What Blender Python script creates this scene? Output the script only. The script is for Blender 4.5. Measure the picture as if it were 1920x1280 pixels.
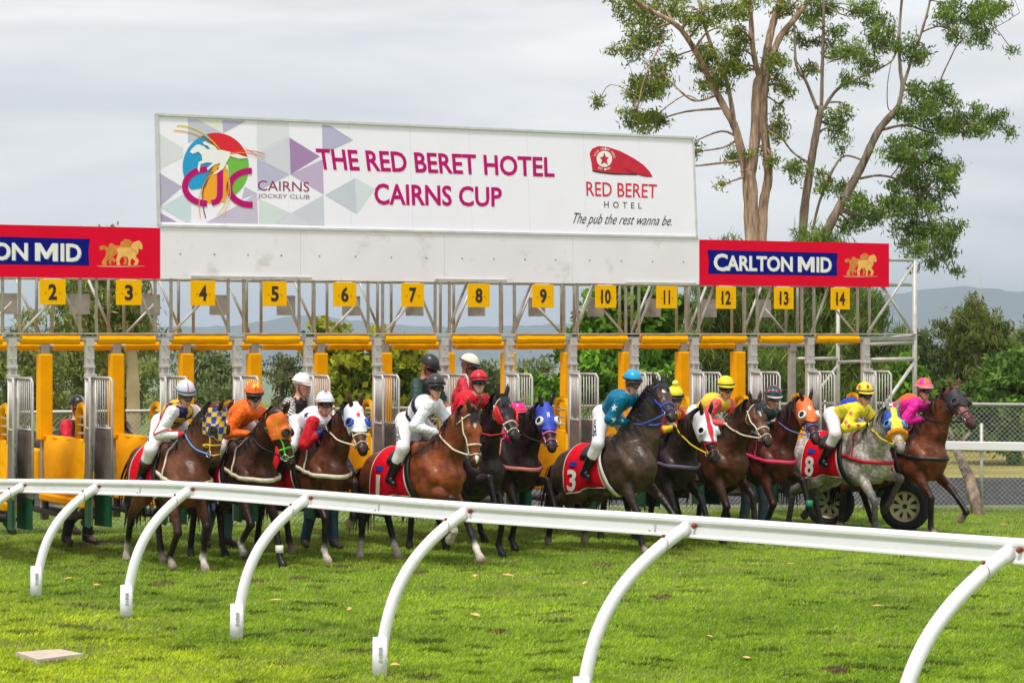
import bpy, math, random
import numpy as np
from mathutils import Vector, Matrix

random.seed(7); RNG = np.random.default_rng(7)
for o in list(bpy.data.objects): bpy.data.objects.remove(o)
SC = bpy.context.scene
COL = SC.collection
R = math.radians

# ------------------------------------------------------------------ camera
FPX, CX, HY, EYE = 4600.0, 960.0, 631.0, 2.6      # focal length and horizon in photo pixels (1920 wide), eye height
cd = bpy.data.cameras.new('camera'); cam = bpy.data.objects.new('camera', cd); COL.objects.link(cam)
cam.location = (0, 0, EYE); cam.rotation_euler = (R(90), 0, 0)
cd.sensor_width = 36; cd.lens = FPX / 1920 * 36; cd.shift_y = -(640 - HY) / 1920
cd.clip_start = 0.5; cd.clip_end = 30000
SC.camera = cam

# ------------------------------------------------------------------ sky, sun, exposure
SUN_EL, SUN_AZ = R(66), R(206)          # azimuth clockwise from +Y: behind the camera, a little to the left
w = bpy.data.worlds.new('World'); SC.world = w; w.use_nodes = True
nt = w.node_tree; nt.nodes.clear()
def N(t, **k):
    n = nt.nodes.new(t)
    for a, b in k.items(): setattr(n, a, b)
    return n
out = N('ShaderNodeOutputWorld')
sky = N('ShaderNodeTexSky', sky_type='NISHITA', sun_disc=False)
sky.sun_elevation = SUN_EL; sky.sun_rotation = SUN_AZ
bg1 = N('ShaderNodeBackground'); bg1.inputs[1].default_value = 0.06
nt.links.new(sky.outputs[0], bg1.inputs[0])
tc = N('ShaderNodeTexCoord'); mp = N('ShaderNodeMapping'); mp.inputs['Scale'].default_value = (1.3, 1.3, 8.0)
mp.inputs['Location'].default_value = (0.3, 0.0, 0.4)
nt.links.new(tc.outputs['Generated'], mp.inputs[0])
nz = N('ShaderNodeTexNoise'); nz.inputs['Scale'].default_value = 3.1; nz.inputs['Detail'].default_value = 6; nz.inputs['Roughness'].default_value = 0.52
nz.inputs['Distortion'].default_value = 0.5
nt.links.new(mp.outputs[0], nz.inputs['Vector'])
cr = N('ShaderNodeValToRGB')
e = cr.color_ramp.elements
e[0].position = 0.36; e[0].color = (0.395, 0.405, 0.424, 1)
e[1].position = 0.63; e[1].color = (0.56, 0.558, 0.556, 1)
m_ = cr.color_ramp.elements.new(0.5); m_.color = (0.475, 0.479, 0.487, 1)
nt.links.new(nz.outputs['Fac'], cr.inputs[0])
bg2 = N('ShaderNodeBackground'); bg2.inputs[1].default_value = 1.0
nt.links.new(cr.outputs[0], bg2.inputs[0])
mx = N('ShaderNodeMixShader'); mx.inputs[0].default_value = 0.93
nt.links.new(bg1.outputs[0], mx.inputs[1]); nt.links.new(bg2.outputs[0], mx.inputs[2]); nt.links.new(mx.outputs[0], out.inputs[0])

sd = bpy.data.lights.new('sun', 'SUN'); sd.energy = 1.5; sd.angle = R(10); sd.color = (1.0, 0.965, 0.945)
sun = bpy.data.objects.new('sun', sd); COL.objects.link(sun)
sdir = Vector((math.sin(SUN_AZ) * math.cos(SUN_EL), math.cos(SUN_AZ) * math.cos(SUN_EL), math.sin(SUN_EL)))
sun.rotation_euler = sdir.to_track_quat('Z', 'Y').to_euler(); sun.location = (0, 0, 60)
SC.view_settings.view_transform = 'Standard'; SC.view_settings.look = 'None'
SC.view_settings.exposure = 1.0; SC.view_settings.gamma = 1; SC.view_settings.use_curve_mapping = False

# ------------------------------------------------------------------ pixels to places
def ray(px, py):                                   # direction with y = 1
    return np.array([(px - CX) / FPX, 1.0, (HY - py) / FPX])
EYEP = np.array([0, 0, EYE])
def at_depth(px, py, Y): return EYEP + ray(px, py) * Y
def on_ground(px, py, z=0.0):
    return EYEP + ray(px, py) * ((EYE - z) * FPX / (py - HY))
def on_plane(px, py, p0, nrm):
    r = ray(px, py); t = np.dot(p0 - EYEP, nrm) / np.dot(r, nrm); return EYEP + r * t
def to_px(p): return CX + FPX * p[0] / p[1], HY - FPX * (p[2] - EYE) / p[1]
def on_sphere(px, py, c, r, near=True):
    d = ray(px, py); d = d / np.linalg.norm(d); v = np.asarray(c) - EYEP
    t = v @ d; q = EYEP + d * t; h2 = r * r - np.sum((q - c) ** 2)
    if h2 <= 0: return c + (q - c) / np.linalg.norm(q - c) * r
    return EYEP + d * (t - math.sqrt(h2) * (1 if near else -1))
def unit(v): v = np.asarray(v, float); return v / max(np.linalg.norm(v), 1e-9)

# ------------------------------------------------------------------ materials
def C(r, g, b):
    f = lambda c: (c / 255 / 12.92) if c / 255 <= 0.04045 else ((c / 255 + 0.055) / 1.055) ** 2.4
    return (f(r), f(g), f(b))
MATS = {}
def mat(key, col=None, rough=0.5, var=0.12, vscale=6.0, bump=0.0, bscale=30.0, metal=0.0, attr=False, spec=0.5, sheen=0.0, coat=0.0, trans=0.0, dirt=None, dscale=2.0):
    """procedural Principled material: base colour (or the mesh's own colour attribute) broken up by noise, fine bump"""
    if key in MATS: return MATS[key]
    m = bpy.data.materials.new(key); m.use_nodes = True; t = m.node_tree; L = t.links
    p = t.nodes['Principled BSDF']; p.inputs['Roughness'].default_value = rough; p.inputs['Metallic'].default_value = metal
    p.inputs['Specular IOR Level'].default_value = spec
    if sheen: p.inputs['Sheen Weight'].default_value = sheen
    if coat: p.inputs['Coat Weight'].default_value = coat; p.inputs['Coat Roughness'].default_value = 0.15
    tc = t.nodes.new('ShaderNodeTexCoord')
    if attr:
        a = t.nodes.new('ShaderNodeAttribute'); a.attribute_name = 'Col'; base = a.outputs['Color']
    else:
        a = t.nodes.new('ShaderNodeRGB'); a.outputs[0].default_value = (*col, 1); base = a.outputs[0]
    if var > 0:
        n = t.nodes.new('ShaderNodeTexNoise'); n.inputs['Scale'].default_value = vscale; n.inputs['Detail'].default_value = 5
        L.new(tc.outputs['Object'], n.inputs['Vector'])
        mr = t.nodes.new('ShaderNodeMapRange'); mr.inputs['From Min'].default_value = 0.3; mr.inputs['From Max'].default_value = 0.7
        mr.inputs['To Min'].default_value = 1 - var; mr.inputs['To Max'].default_value = 1 + var
        L.new(n.outputs['Fac'], mr.inputs['Value'])
        mu = t.nodes.new('ShaderNodeVectorMath'); mu.operation = 'MULTIPLY'
        L.new(base, mu.inputs[0]); L.new(mr.outputs[0], mu.inputs[1]); base = mu.outputs[0]
    if dirt:
        n = t.nodes.new('ShaderNodeTexNoise'); n.inputs['Scale'].default_value = dscale; n.inputs['Detail'].default_value = 8; n.inputs['Roughness'].default_value = 0.7
        L.new(tc.outputs['Object'], n.inputs['Vector'])
        mr = t.nodes.new('ShaderNodeMapRange'); mr.inputs['From Min'].default_value = 0.56; mr.inputs['From Max'].default_value = 0.72
        mr.inputs['To Max'].default_value = dirt[1]
        L.new(n.outputs['Fac'], mr.inputs['Value'])
        mi = t.nodes.new('ShaderNodeMix'); mi.data_type = 'RGBA'; L.new(mr.outputs[0], mi.inputs[0]); L.new(base, mi.inputs[6]); mi.inputs[7].default_value = (*dirt[0], 1)
        base = mi.outputs[2]
    L.new(base, p.inputs['Base Color'])
    if bump > 0:
        n = t.nodes.new('ShaderNodeTexNoise'); n.inputs['Scale'].default_value = bscale; n.inputs['Detail'].default_value = 4
        L.new(tc.outputs['Object'], n.inputs['Vector'])
        b = t.nodes.new('ShaderNodeBump'); b.inputs['Strength'].default_value = bump; b.inputs['Distance'].default_value = 0.02
        L.new(n.outputs['Fac'], b.inputs['Height']); L.new(b.outputs[0], p.inputs['Normal'])
    MATS[key] = m
    return m
def flat(key, rgb, rough=0.45, **k): return mat(key, C(*rgb), rough, **k)

# ------------------------------------------------------------------ mesh helpers
def link(o, parent=None):
    COL.objects.link(o)
    if parent is not None: o.parent = parent
    return o
def np_mesh(name, V, F, m=None, parent=None, smooth=True, cols=None):
    """mesh object from a vertex array and faces (an (n,k) index array, or a list of such arrays)"""
    me = bpy.data.meshes.new(name)
    V = np.asarray(V, np.float32)
    Fs = [np.asarray(f, np.int32) for f in (F if isinstance(F, list) else [F])]
    me.vertices.add(len(V)); me.vertices.foreach_set('co', V.ravel())
    nl = sum(f.size for f in Fs); npoly = sum(len(f) for f in Fs)
    me.loops.add(nl); me.polygons.add(npoly)
    me.loops.foreach_set('vertex_index', np.concatenate([f.ravel() for f in Fs]))
    tot = np.concatenate([np.full(len(f), f.shape[1], np.int32) for f in Fs])
    start = np.concatenate([[0], np.cumsum(tot)[:-1]]).astype(np.int32)
    me.polygons.foreach_set('loop_start', start)
    try: me.polygons.foreach_set('loop_total', tot)
    except Exception: pass
    me.polygons.foreach_set('use_smooth', np.full(npoly, smooth))
    if cols is not None:
        ca = me.color_attributes.new('Col', 'FLOAT_COLOR', 'POINT')
        cc = np.ones((len(V), 4), np.float32); cc[:, :3] = cols; ca.data.foreach_set('color', cc.ravel())
    me.update(calc_edges=True); me.validate()
    if m: me.materials.append(m)
    return link(bpy.data.objects.new(name, me), parent)

class MB:
    """collects simple shapes (world or local coordinates) into one mesh"""
    zmap = None
    def __init__(s): s.v = []; s.f = []
    def add(s, V, F):
        b = len(s.v); s.v += [tuple(map(float, v)) for v in V]; s.f += [tuple(b + i for i in f) for f in F]; return s
    def box(s, c, ax, ay, az, hx, hy, hz):
        c, ax, ay, az = [np.asarray(q, float) for q in (c, ax, ay, az)]
        V = [c + ax * hx * i + ay * hy * j + az * hz * k for k in (-1, 1) for j in (-1, 1) for i in (-1, 1)]
        return s.add(V, [(0, 2, 3, 1), (4, 5, 7, 6), (0, 1, 5, 4), (2, 6, 7, 3), (0, 4, 6, 2), (1, 3, 7, 5)])
    def bar(s, a, b, wx, wy=None, side=None):
        """square bar a-b; wx, wy full sizes"""
        a, b = np.asarray(a, float), np.asarray(b, float); wy = wy or wx; d = unit(b - a)
        sd = np.asarray(side, float) if side is not None else (np.array([0, 0, 1.]) if abs(d[2]) < 0.9 else np.array([1., 0, 0]))
        x = unit(np.cross(sd, d)); y = np.cross(d, x)
        return s.box((a + b) / 2, x, y, d, wx / 2, wy / 2, np.linalg.norm(b - a) / 2)
    def tube(s, pts, rad, n=10, caps=True):
        pts = [np.asarray(p, float) for p in pts]; k = len(pts)
        rad = [rad] * k if np.isscalar(rad) else list(rad)
        V = []; x = None
        for i, p in enumerate(pts):
            d = unit(pts[min(i + 1, k - 1)] - pts[max(i - 1, 0)])
            if x is None:
                x = unit(np.cross(d, [0, 0, 1.]) if abs(d[2]) < 0.9 else np.cross(d, [1., 0, 0]))
            else:
                x = unit(x - d * (x @ d))
            y = np.cross(d, x)
            for j in range(n):
                t = 2 * math.pi * j / n; V.append(p + (x * math.cos(t) + y * math.sin(t)) * rad[i])
        F = [(i * n + j, i * n + (j + 1) % n, (i + 1) * n + (j + 1) % n, (i + 1) * n + j) for i in range(k - 1) for j in range(n)]
        if caps: F += [tuple(reversed(range(n))), tuple((k - 1) * n + j for j in range(n))]
        return s.add(V, F)
    def strip(s, A, B):
        """ribbon between two point lists"""
        n = len(A); return s.add(list(A) + list(B), [(i, i + 1, n + i + 1, n + i) for i in range(n - 1)])
    def build(s, name, m, parent=None, smooth=False, bevel=0.0, thick=0.0):
        vv = s.v if not MB.zmap else [(x, y, EYE + (z - EYE) * MB.zmap) for x, y, z in s.v]
        me = bpy.data.meshes.new(name); me.from_pydata(vv, [], s.f); me.update()
        if smooth: me.polygons.foreach_set('use_smooth', [True] * len(me.polygons))
        if m: me.materials.append(m)
        o = link(bpy.data.objects.new(name, me), parent)
        if thick:
            q = o.modifiers.new('t', 'SOLIDIFY'); q.thickness = thick; q.offset = 0
        if bevel:
            q = o.modifiers.new('b', 'BEVEL'); q.width = bevel; q.segments = 2; q.limit_method = 'ANGLE'
        return o

def tag(o, label=None, cat=None, group=None, kind=None):
    if label: o['label'] = label
    if cat: o['category'] = cat
    if group: o['group'] = group
    if kind: o['kind'] = kind
    return o
def empty(name, loc=(0, 0, 0), rz=0.0, parent=None):
    o = bpy.data.objects.new(name, None); o.location = loc; o.rotation_euler = (0, 0, rz); o.empty_display_size = 0.2
    return link(o, parent)

# text as flat mesh, normalised to the unit square
_tc = {}
def text_mesh(s, bold=0.0, shear=0.0, space=1.0):
    k = (s, bold, shear, space)
    if k in _tc: return _tc[k]
    cu = bpy.data.curves.new('t', 'FONT'); cu.body = s; cu.offset = bold; cu.shear = shear; cu.space_character = space
    cu.fill_mode = 'FRONT'; cu.resolution_u = 3
    o = bpy.data.objects.new('t', cu); COL.objects.link(o)
    dg = bpy.context.evaluated_depsgraph_get(); me = bpy.data.meshes.new_from_object(o.evaluated_get(dg))
    V = np.array([v.co[:2] for v in me.vertices]); F = [tuple(p.vertices) for p in me.polygons]
    bpy.data.objects.remove(o); bpy.data.curves.remove(cu); bpy.data.meshes.remove(me)
    asp = (V[:, 0].max() - V[:, 0].min()) / (V[:, 1].max() - V[:, 1].min())
    V = (V - V.min(0)) / (V.max(0) - V.min(0))
    _tc[k] = (V, F, asp); return _tc[k]
def polymesh(name, V, F, m, parent):
    me = bpy.data.meshes.new(name); me.from_pydata([tuple(map(float, v)) for v in V], [], F); me.update()
    me.materials.append(m); return link(bpy.data.objects.new(name, me), parent)
# ------------------------------------------------------------------ ground, road, far land
def ground_material(key, c1, c2, c3, sc1, sc2, rough=0.9):
    m = bpy.data.materials.new(key); m.use_nodes = True; t = m.node_tree; L = t.links; p = t.nodes['Principled BSDF']
    p.inputs['Roughness'].default_value = rough; p.inputs['Specular IOR Level'].default_value = 0.15
    tc = t.nodes.new('ShaderNodeTexCoord')
    n1 = t.nodes.new('ShaderNodeTexNoise'); n1.inputs['Scale'].default_value = sc1; n1.inputs['Detail'].default_value = 6
    n2 = t.nodes.new('ShaderNodeTexNoise'); n2.inputs['Scale'].default_value = sc2; n2.inputs['Detail'].default_value = 5
    for n in (n1, n2): L.new(tc.outputs['Object'], n.inputs['Vector'])
    r1 = t.nodes.new('ShaderNodeValToRGB'); r1.color_ramp.elements[0].position = 0.35; r1.color_ramp.elements[1].position = 0.65
    r1.color_ramp.elements[0].color = (*c1, 1); r1.color_ramp.elements[1].color = (*c2, 1)
    L.new(n1.outputs['Fac'], r1.inputs[0])
    mr = t.nodes.new('ShaderNodeMapRange'); mr.inputs['From Min'].default_value = 0.5; mr.inputs['From Max'].default_value = 0.75
    L.new(n2.outputs['Fac'], mr.inputs['Value'])
    mi = t.nodes.new('ShaderNodeMix'); mi.data_type = 'RGBA'; L.new(mr.outputs[0], mi.inputs[0]); L.new(r1.outputs[0], mi.inputs[6]); mi.inputs[7].default_value = (*c3, 1)
    L.new(mi.outputs[2], p.inputs['Base Color'])
    b = t.nodes.new('ShaderNodeBump'); b.inputs['Strength'].default_value = 0.5; b.inputs['Distance'].default_value = 0.03
    L.new(n2.outputs['Fac'], b.inputs['Height']); L.new(b.outputs[0], p.inputs['Normal'])
    return m

M_TURF = ground_material('turf soil', (0.09, 0.14, 0.022), (0.18, 0.25, 0.04), (0.19, 0.19, 0.06), 0.7, 9.0)
def terrain_z(x, y):
    r = np.maximum(np.abs(y) - 95, 0)
    return -np.minimum(r / 500, 1.0) ** 1.3 * 62
ys = np.concatenate([[-8000, -2000, -600, -95], np.arange(-60, 95, 12), [95, 110, 130, 160, 200, 260, 340, 440, 595, 1200, 3000, 6000, 9000]]).astype(float)
xs = np.concatenate([[-8000, -3000, -1000, -300], np.arange(-120, 121, 20), [300, 1000, 3000, 8000]]).astype(float)
XX, YY = np.meshgrid(xs, ys, indexing='xy'); V = np.stack([XX, YY, terrain_z(XX, YY)], -1).reshape(-1, 3)
nx, ny = len(xs), len(ys)
I = np.arange(nx * ny).reshape(ny, nx); Q = np.stack([I[:-1, :-1], I[:-1, 1:], I[1:, 1:], I[1:, :-1]], -1).reshape(-1, 4)
tag(np_mesh('ground', V, Q, M_TURF), kind='structure')

def sheet(name, x0, x1, ya0, yb0, ya1, yb1, z, m, n=24):
    xs = np.linspace(x0, x1, n); A = []; B = []
    for x in xs:
        t = (x - x0) / (x1 - x0); A.append((x, ya0 + (ya1 - ya0) * t, z)); B.append((x, yb0 + (yb1 - yb0) * t, z))
    return tag(MB().strip(A, B).build(name, m), kind='structure')
M_ASPH = ground_material('asphalt', (0.030, 0.031, 0.034), (0.055, 0.055, 0.058), (0.075, 0.072, 0.07), 1.2, 40.0)
M_DIRT = ground_material('gravel verge', (0.15, 0.16, 0.08), (0.22, 0.22, 0.12), (0.14, 0.17, 0.06), 2.0, 25.0)
M_DRY = ground_material('dry grass', (0.26, 0.22, 0.055), (0.42, 0.35, 0.10), (0.20, 0.21, 0.05), 0.8, 12.0)
sheet('verge', -60, 60, 37.2, 38.6, 37.2, 38.6, 0.004, M_DIRT)
sheet('road', -60, 60, 37.9, 44.8, 37.9, 45.4, 0.008, M_ASPH)
sheet('field', -60, 60, 44.4, 57.0, 45.0, 57.0, 0.004, M_DRY)

# far blue hills, one closed ridge with slopes on both sides
M_HILL = ground_material('forested hill', (0.03, 0.052, 0.035), (0.05, 0.075, 0.045), (0.06, 0.07, 0.05), 0.004, 0.02)
prof = [(-1500, 600), (-600, 606), (0, 611), (200, 612), (330, 612), (400, 612), (470, 606), (520, 598), (575, 590), (640, 597), (700, 606), (760, 610), (850, 613),
        (950, 611), (1040, 608), (1100, 603), (1160, 606), (1250, 607), (1400, 600), (1500, 588), (1600, 566), (1690, 549), (1760, 540), (1800, 538), (1850, 541), (1890, 545), (1960, 548), (2200, 560), (3200, 590)]
HYD = 6200.0
px = np.linspace(-1500, 3200, 330)
top = np.interp(px, [p[0] for p in prof], [p[1] for p in prof]) + 1.1 * np.sin(px * 0.09) + 0.8 * np.sin(px * 0.23 + 1) + RNG.normal(0, 0.35, len(px))
rows = []
for fr, dy in ((-0.02, -900), (0.18, -620), (0.42, -380), (0.7, -180), (1.0, 0), (0.6, 300), (-0.02, 700)):
    zt = (EYE + (HY - top) * HYD / FPX) + 62
    wob = 1 + 0.06 * np.sin(px * 0.013 + dy * 0.01) * (0 if fr == 1.0 else 1)
    rows.append(np.stack([(px - CX) / FPX * HYD, np.full_like(px, HYD + dy) + 60 * np.sin(px * 0.02 + dy), -62 + zt * fr * wob], -1))
V = np.concatenate(rows); nx = len(px); ny = len(rows); I = np.arange(nx * ny).reshape(ny, nx)
Q = np.stack([I[:-1, :-1], I[:-1, 1:], I[1:, 1:], I[1:, :-1]], -1).reshape(-1, 4)
tag(np_mesh('hills', V, Q, M_HILL), kind='structure')
# ------------------------------------------------------------------ starting gate
S0, GC, GA, GB = 165.4, 0.0153294, -1163.63, 135.995        # scale and slope of the gate line, fitted to its number plates
G0 = np.array([GA / S0, FPX / S0, 0.0]); GS = np.array([GB / S0, GC * FPX / S0, 0.0])
SW = float(np.linalg.norm(GS)); GU = GS / SW; GD = np.array([GU[1], -GU[0], 0.0])      # stall width, line direction, running direction
GTH = math.atan2(GU[1], GU[0])
Zv = np.array([0, 0, 1.0])
def G(gx, back, z): return G0 + GU * gx - GD * back + Zv * z
def gx_of(px, back=0.0):
    r = (px - CX) / FPX; p = G0 - GD * back
    return (p[1] * r - p[0]) / (GU[0] - GU[1] * r)

M_GALV = flat('galvanised steel', (196, 192, 184), 0.5, metal=0.25, var=0.12, vscale=9, bump=0.12, bscale=60, dirt=(C(120, 104, 88), 0.6), dscale=5)
M_GALVD = flat('worn grey steel', (168, 163, 155), 0.55, metal=0.2, var=0.18, vscale=7, dirt=(C(96, 84, 72), 0.6), dscale=6)
M_YEL = flat('yellow vinyl padding', (255, 180, 0), 0.6, var=0.08, vscale=4, bump=0.5, bscale=8, dirt=(C(196, 116, 4), 0.4), dscale=3, spec=.06)
M_YELP = flat('yellow plate paint', (255, 190, 0), 0.6, spec=.05, var=0.03)
M_INK = flat('dark plate lettering', (46, 34, 30), 0.6, var=0.2)
M_DOORP = flat('worn brown grey rubber sheet', (122, 106, 97), 0.75, var=0.28, vscale=6, bump=0.3, dirt=(C(170, 158, 146), 0.5), dscale=4)
M_GREEN = flat('dark green rubber flap', (12, 82, 48), 0.6, var=0.25, vscale=8)
M_DARK = flat('black chassis steel', (26, 25, 25), 0.6, var=0.3)
M_TYRE = flat('tyre rubber', (28, 27, 27), 0.8, var=0.3, vscale=20, bump=0.3)
M_RIM = flat('cream wheel paint', (216, 202, 164), 0.5, var=0.15, dirt=(C(90, 70, 50), 0.7), dscale=9)

gate = empty('starting_gate', tuple(G0), GTH)
tag(gate, 'long steel starting gate with yellow padded stalls and open barred doors', 'starting gate')
X1, Y1, Z1 = np.eye(3); MB.zmap = KG = 1.07
LB = 1.8                                     # stall frame depth
ZB = EYE                                     # header height equals eye height
def dupe(src, parent, loc):
    o = src.copy(); COL.objects.link(o); o.parent = parent; o.location = loc; return o

# front post with bracket and hinges (local origin on the gate line)
pm = MB()
pm.box((0, 0, 1.55), X1, Y1, Z1, .038, .045, 1.03)
pm.box((0, -.012, 2.43), X1, Y1, Z1, .048, .050, .15); pm.box((0, -.02, 2.27), X1, Y1, Z1, .056, .055, .016)
pm.box((-.036, -.055, 1.7), X1, Y1, Z1, .012, .012, .58); pm.box((.036, -.055, 1.7), X1, Y1, Z1, .012, .012, .58)
pm.box((0, -.06, 2.17), X1, Y1, Z1, .075, .03, .02)
for q in (-1, 1):
    for z in (2.5, 2.36): pm.tube([(q * .03, -.062, z), (q * .03, -.08, z)], .012, 8)
rp = MB(); rp.box((0, 0, 1.5), X1, Y1, Z1, .045, .045, 1.02); rp.box((0, -.01, 2.47), X1, Y1, Z1, .05, .046, .07)
pad = MB(); pad.box((0, 0, 1.90), X1, Y1, Z1, .085, .085, .50)
ptn = MB()                                   # padded partition panel, slightly bulging, seams as steps
nyy, nzz = 13, 7
for s in (-1, 1):
    vs = []; 
    for i in range(nyy):
        for j in range(nzz):
            u_, v_ = i / (nyy - 1), j / (nzz - 1)
            bul = .05 * (1 - (2 * u_ - 1) ** 6) * (1 - (2 * v_ - 1) ** 6) + .006 * math.sin(u_ * 17 + j) * (v_ > .3) + .005 * math.sin(v_ * 9 + i * 1.7)
            vs.append((s * (.035 + bul), .09 + u_ * (LB - .2), .80 + v_ * .66 + (.006 * math.sin(u_ * 9) if j == nzz - 1 else 0)))
    f = [(i * nzz + j, (i + 1) * nzz + j, (i + 1) * nzz + j + 1, i * nzz + j + 1) for i in range(nyy - 1) for j in range(nzz - 1)]
    ptn.add(vs, f if s > 0 else [tuple(reversed(q)) for q in f])
ptn.box((0, LB / 2, 1.44), X1, Y1, Z1, .042, LB / 2 - .11, .028); ptn.box((0, LB / 2, 1.13), X1, Y1, Z1, .034, LB / 2 - .09, .3)
ptr = MB(); ptr.box((0, LB + .42, 1.06), X1, Y1, Z1, .075, .33, .23)
ptb = MB(); ptb.box((0, LB / 2, .755), X1, Y1, Z1, .09, LB / 2 - .05, .045)
led = MB(); led.box((0, LB / 2 + .3, .60), X1, Y1, Z1, .16, LB / 2 + .1, .018)
for yy in (.2, LB - .1, LB + .5): led.box((0, yy, .68), X1, Y1, Z1, .012, .03, .08)
climb = MB()
for yy in (.10, .42):
    climb.tube([(0, yy, 1.44), (0, yy, 1.74), (0, yy + (.05 if yy < .2 else -.05), 1.82), (0, .26, 1.845)], .036, 8)
climb2 = MB()
for z in (1.53, 1.62, 1.71): climb2.tube([(-.005, .10, z), (-.005, .42, z)], .013, 6)

def leaf_meshes():
    """one door leaf hinged at y = -.05, swung open so that it points along -y"""
    fr = MB(); Wd = .46
    fr.tube([(0, -.07, 2.15), (0, -Wd + .04, 2.15), (0, -Wd, 2.11), (0, -Wd, .86)], .016, 8)
    fr.tube([(0, -.07, 2.15), (0, -.07, .86)], .016, 8)
    for i in range(1, 7): fr.tube([(0, -.07 - (Wd - .07) * i / 7, 2.14), (0, -.07 - (Wd - .07) * i / 7, 1.58)], .0075, 6)
    fr.tube([(0, -.07, 1.60), (0, -Wd, 1.60)], .014, 6)
    for i in range(9): fr.tube([(.012, -.08 - (Wd - .1) * i / 8, 1.64), (.0, -.10 - (Wd - .1) * i / 8, 1.60)], .008, 5)
    pn = MB(); pn.box((0, -.07 - (Wd - .07) / 2, 1.22), X1, Y1, Z1, .012, (Wd - .07) / 2 - .012, .36)
    ch = MB()
    for i in range(6): ch.tube([(.02, -Wd + .03 + .02 * (i % 2), 1.5 - .05 * i), (.02, -Wd + .05 - .02 * (i % 2), 1.46 - .05 * i)], .012, 5)
    fl = MB(); fl.box((0, -.07 - (Wd - .1) / 2, .70), X1, Y1, Z1, .016, (Wd - .1) / 2, .17)
    return fr, pn, ch, fl

proto = {}
KS = list(range(1, 15))                      # posts at k + .5
for k in KS:
    gx = (k + .5) * SW
    if not proto:
        p = proto['post'] = pm.build('post', M_GALV, gate, bevel=.006); p.location = (gx, 0, 0)
        r_ = proto['rear'] = rp.build('rear_post', M_GALVD, gate, bevel=.006); r_.location = (gx, LB, 0)
        q = proto['pad'] = pad.build('post_pad', M_YEL, r_, bevel=.018)
        t = proto['ptn'] = ptn.build('partition', M_YEL, gate, smooth=True); t.location = (gx, 0, 0)
        proto['ptr'] = ptr.build('rear_cushion', M_YEL, t, bevel=.025)
        proto['ptb'] = ptb.build('base_cushion', M_YEL, t, bevel=.02)
        proto['led'] = led.build('ledge', M_DARK, t)
        c = proto['climb'] = climb.build('climbing_frame', M_YEL, gate, smooth=True); c.location = (gx, 0, 0)
        proto['rung'] = climb2.build('rung', M_GALV, c)
        fr, pn, ch, fl = leaf_meshes()
        d = proto['door'] = fr.build('front_door', M_GALV, gate, smooth=True); d.location = (gx - .045, 0, 0); d.rotation_euler = (0, 0, R(-8))
        proto['panel'] = pn.build('door_panel', M_DOORP, d); proto['chain'] = ch.build('latch_chain', M_GALVD, d)
        proto['flap'] = fl.build('rubber_flap', M_GREEN, d)
        base = d
    else:
        dupe(proto['post'], gate, (gx, 0, 0))
        r_ = dupe(proto['rear'], gate, (gx, LB, 0))
        if k < 14: dupe(proto['pad'], r_, (0, 0, 0))
        t = dupe(proto['ptn'], gate, (gx, 0, 0)); dupe(proto['ptr'], t, (0, 0, 0)); dupe(proto['ptb'], t, (0, 0, 0)); dupe(proto['led'], t, (0, 0, 0))
        c = dupe(proto['climb'], gate, (gx, 0, 0)); dupe(proto['rung'], c, (0, 0, 0))
        d = dupe(proto['door'], gate, (gx - .045, 0, 0))
        for q in ('panel', 'chain', 'flap'): dupe(proto[q], d, (0, 0, 0))
        d.rotation_euler = (0, 0, R(-8 + random.uniform(-4, 4)))
    d2 = dupe(proto['door'], gate, (gx + .045, 0, 0)); d2.rotation_euler = (0, 0, R(9 + random.uniform(-3, 5)))
    for q in ('panel', 'chain', 'flap'): dupe(proto[q], d2, (0, 0, 0))

xa, xb, xe = .4 * SW, 14.5 * SW, 15.42 * SW
MB().box(((xa + xe) / 2, -.03, ZB + .035), X1, Y1, Z1, (xe - xa) / 2, .022, .007).build('top_rail', M_GALV, gate)
MB().tube([(xa, 0, ZB - .028), (xe, 0, ZB - .028)], .032, 10).build('header_tube', M_GALV, gate, smooth=True)
MB().tube([(xa, LB, ZB - .105), (xb + .3, LB, ZB - .105)], .032, 10).build('rear_header_tube', M_GALV, gate, smooth=True)
def padtube(x0, x1, y, z, nm):
    m = MB(); n = 9; pts = [(x0 + (x1 - x0) * i / n, y, z + random.uniform(-.003, .003)) for i in range(n + 1)]
    m.tube(pts, [.059 + random.uniform(-.002, .003) for _ in pts], 10); return m.build(nm, M_YEL, gate)
for k in range(1, 15):
    padtube((k - .5) * SW + .11, (k + .5) * SW - .12, 0, ZB - .028, 'beam_pad')
    if k < 14 or True:
        if k < 14: padtube((k - .5) * SW + .11, (k + .5) * SW - .08, LB, ZB - .105, 'rear_beam_pad')
# upper lattice
up = MB().tube([(0, 0, ZB + .045), (0, 0, ZB + 1.16)], .021, 8); u0 = up.build('upright', M_GALV, gate, smooth=True)
first = True
for k in KS:
    for yy in (0.03, LB):
        for q in (-.10, .10):
            loc = ((k + .5) * SW + q, yy, 0)
            if first: u0.location = loc; first = False
            else: dupe(u0, gate, loc)
for k in range(2, 15):
    sgn = 1 if k <= 7 else -1
    for yy in (.05, LB - .03):
        MB().tube([((k + sgn * .10) * SW, yy, ZB + .66), ((k + sgn * .42) * SW, yy, ZB + .05)], .019, 8).build('brace', M_GALV, gate, smooth=True)
        if k in (2, 4, 7, 10, 14): MB().tube([((k + sgn * .05) * SW, yy, ZB + .40), ((k - sgn * .36) * SW, yy, ZB + .05)], .017, 8).build('brace', M_GALV, gate, smooth=True)
    MB().box((k * SW, LB + .04, ZB + .38), X1, Y1, Z1, .13, .004, .12).build('rear_plate', M_GALVD, gate)
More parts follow.
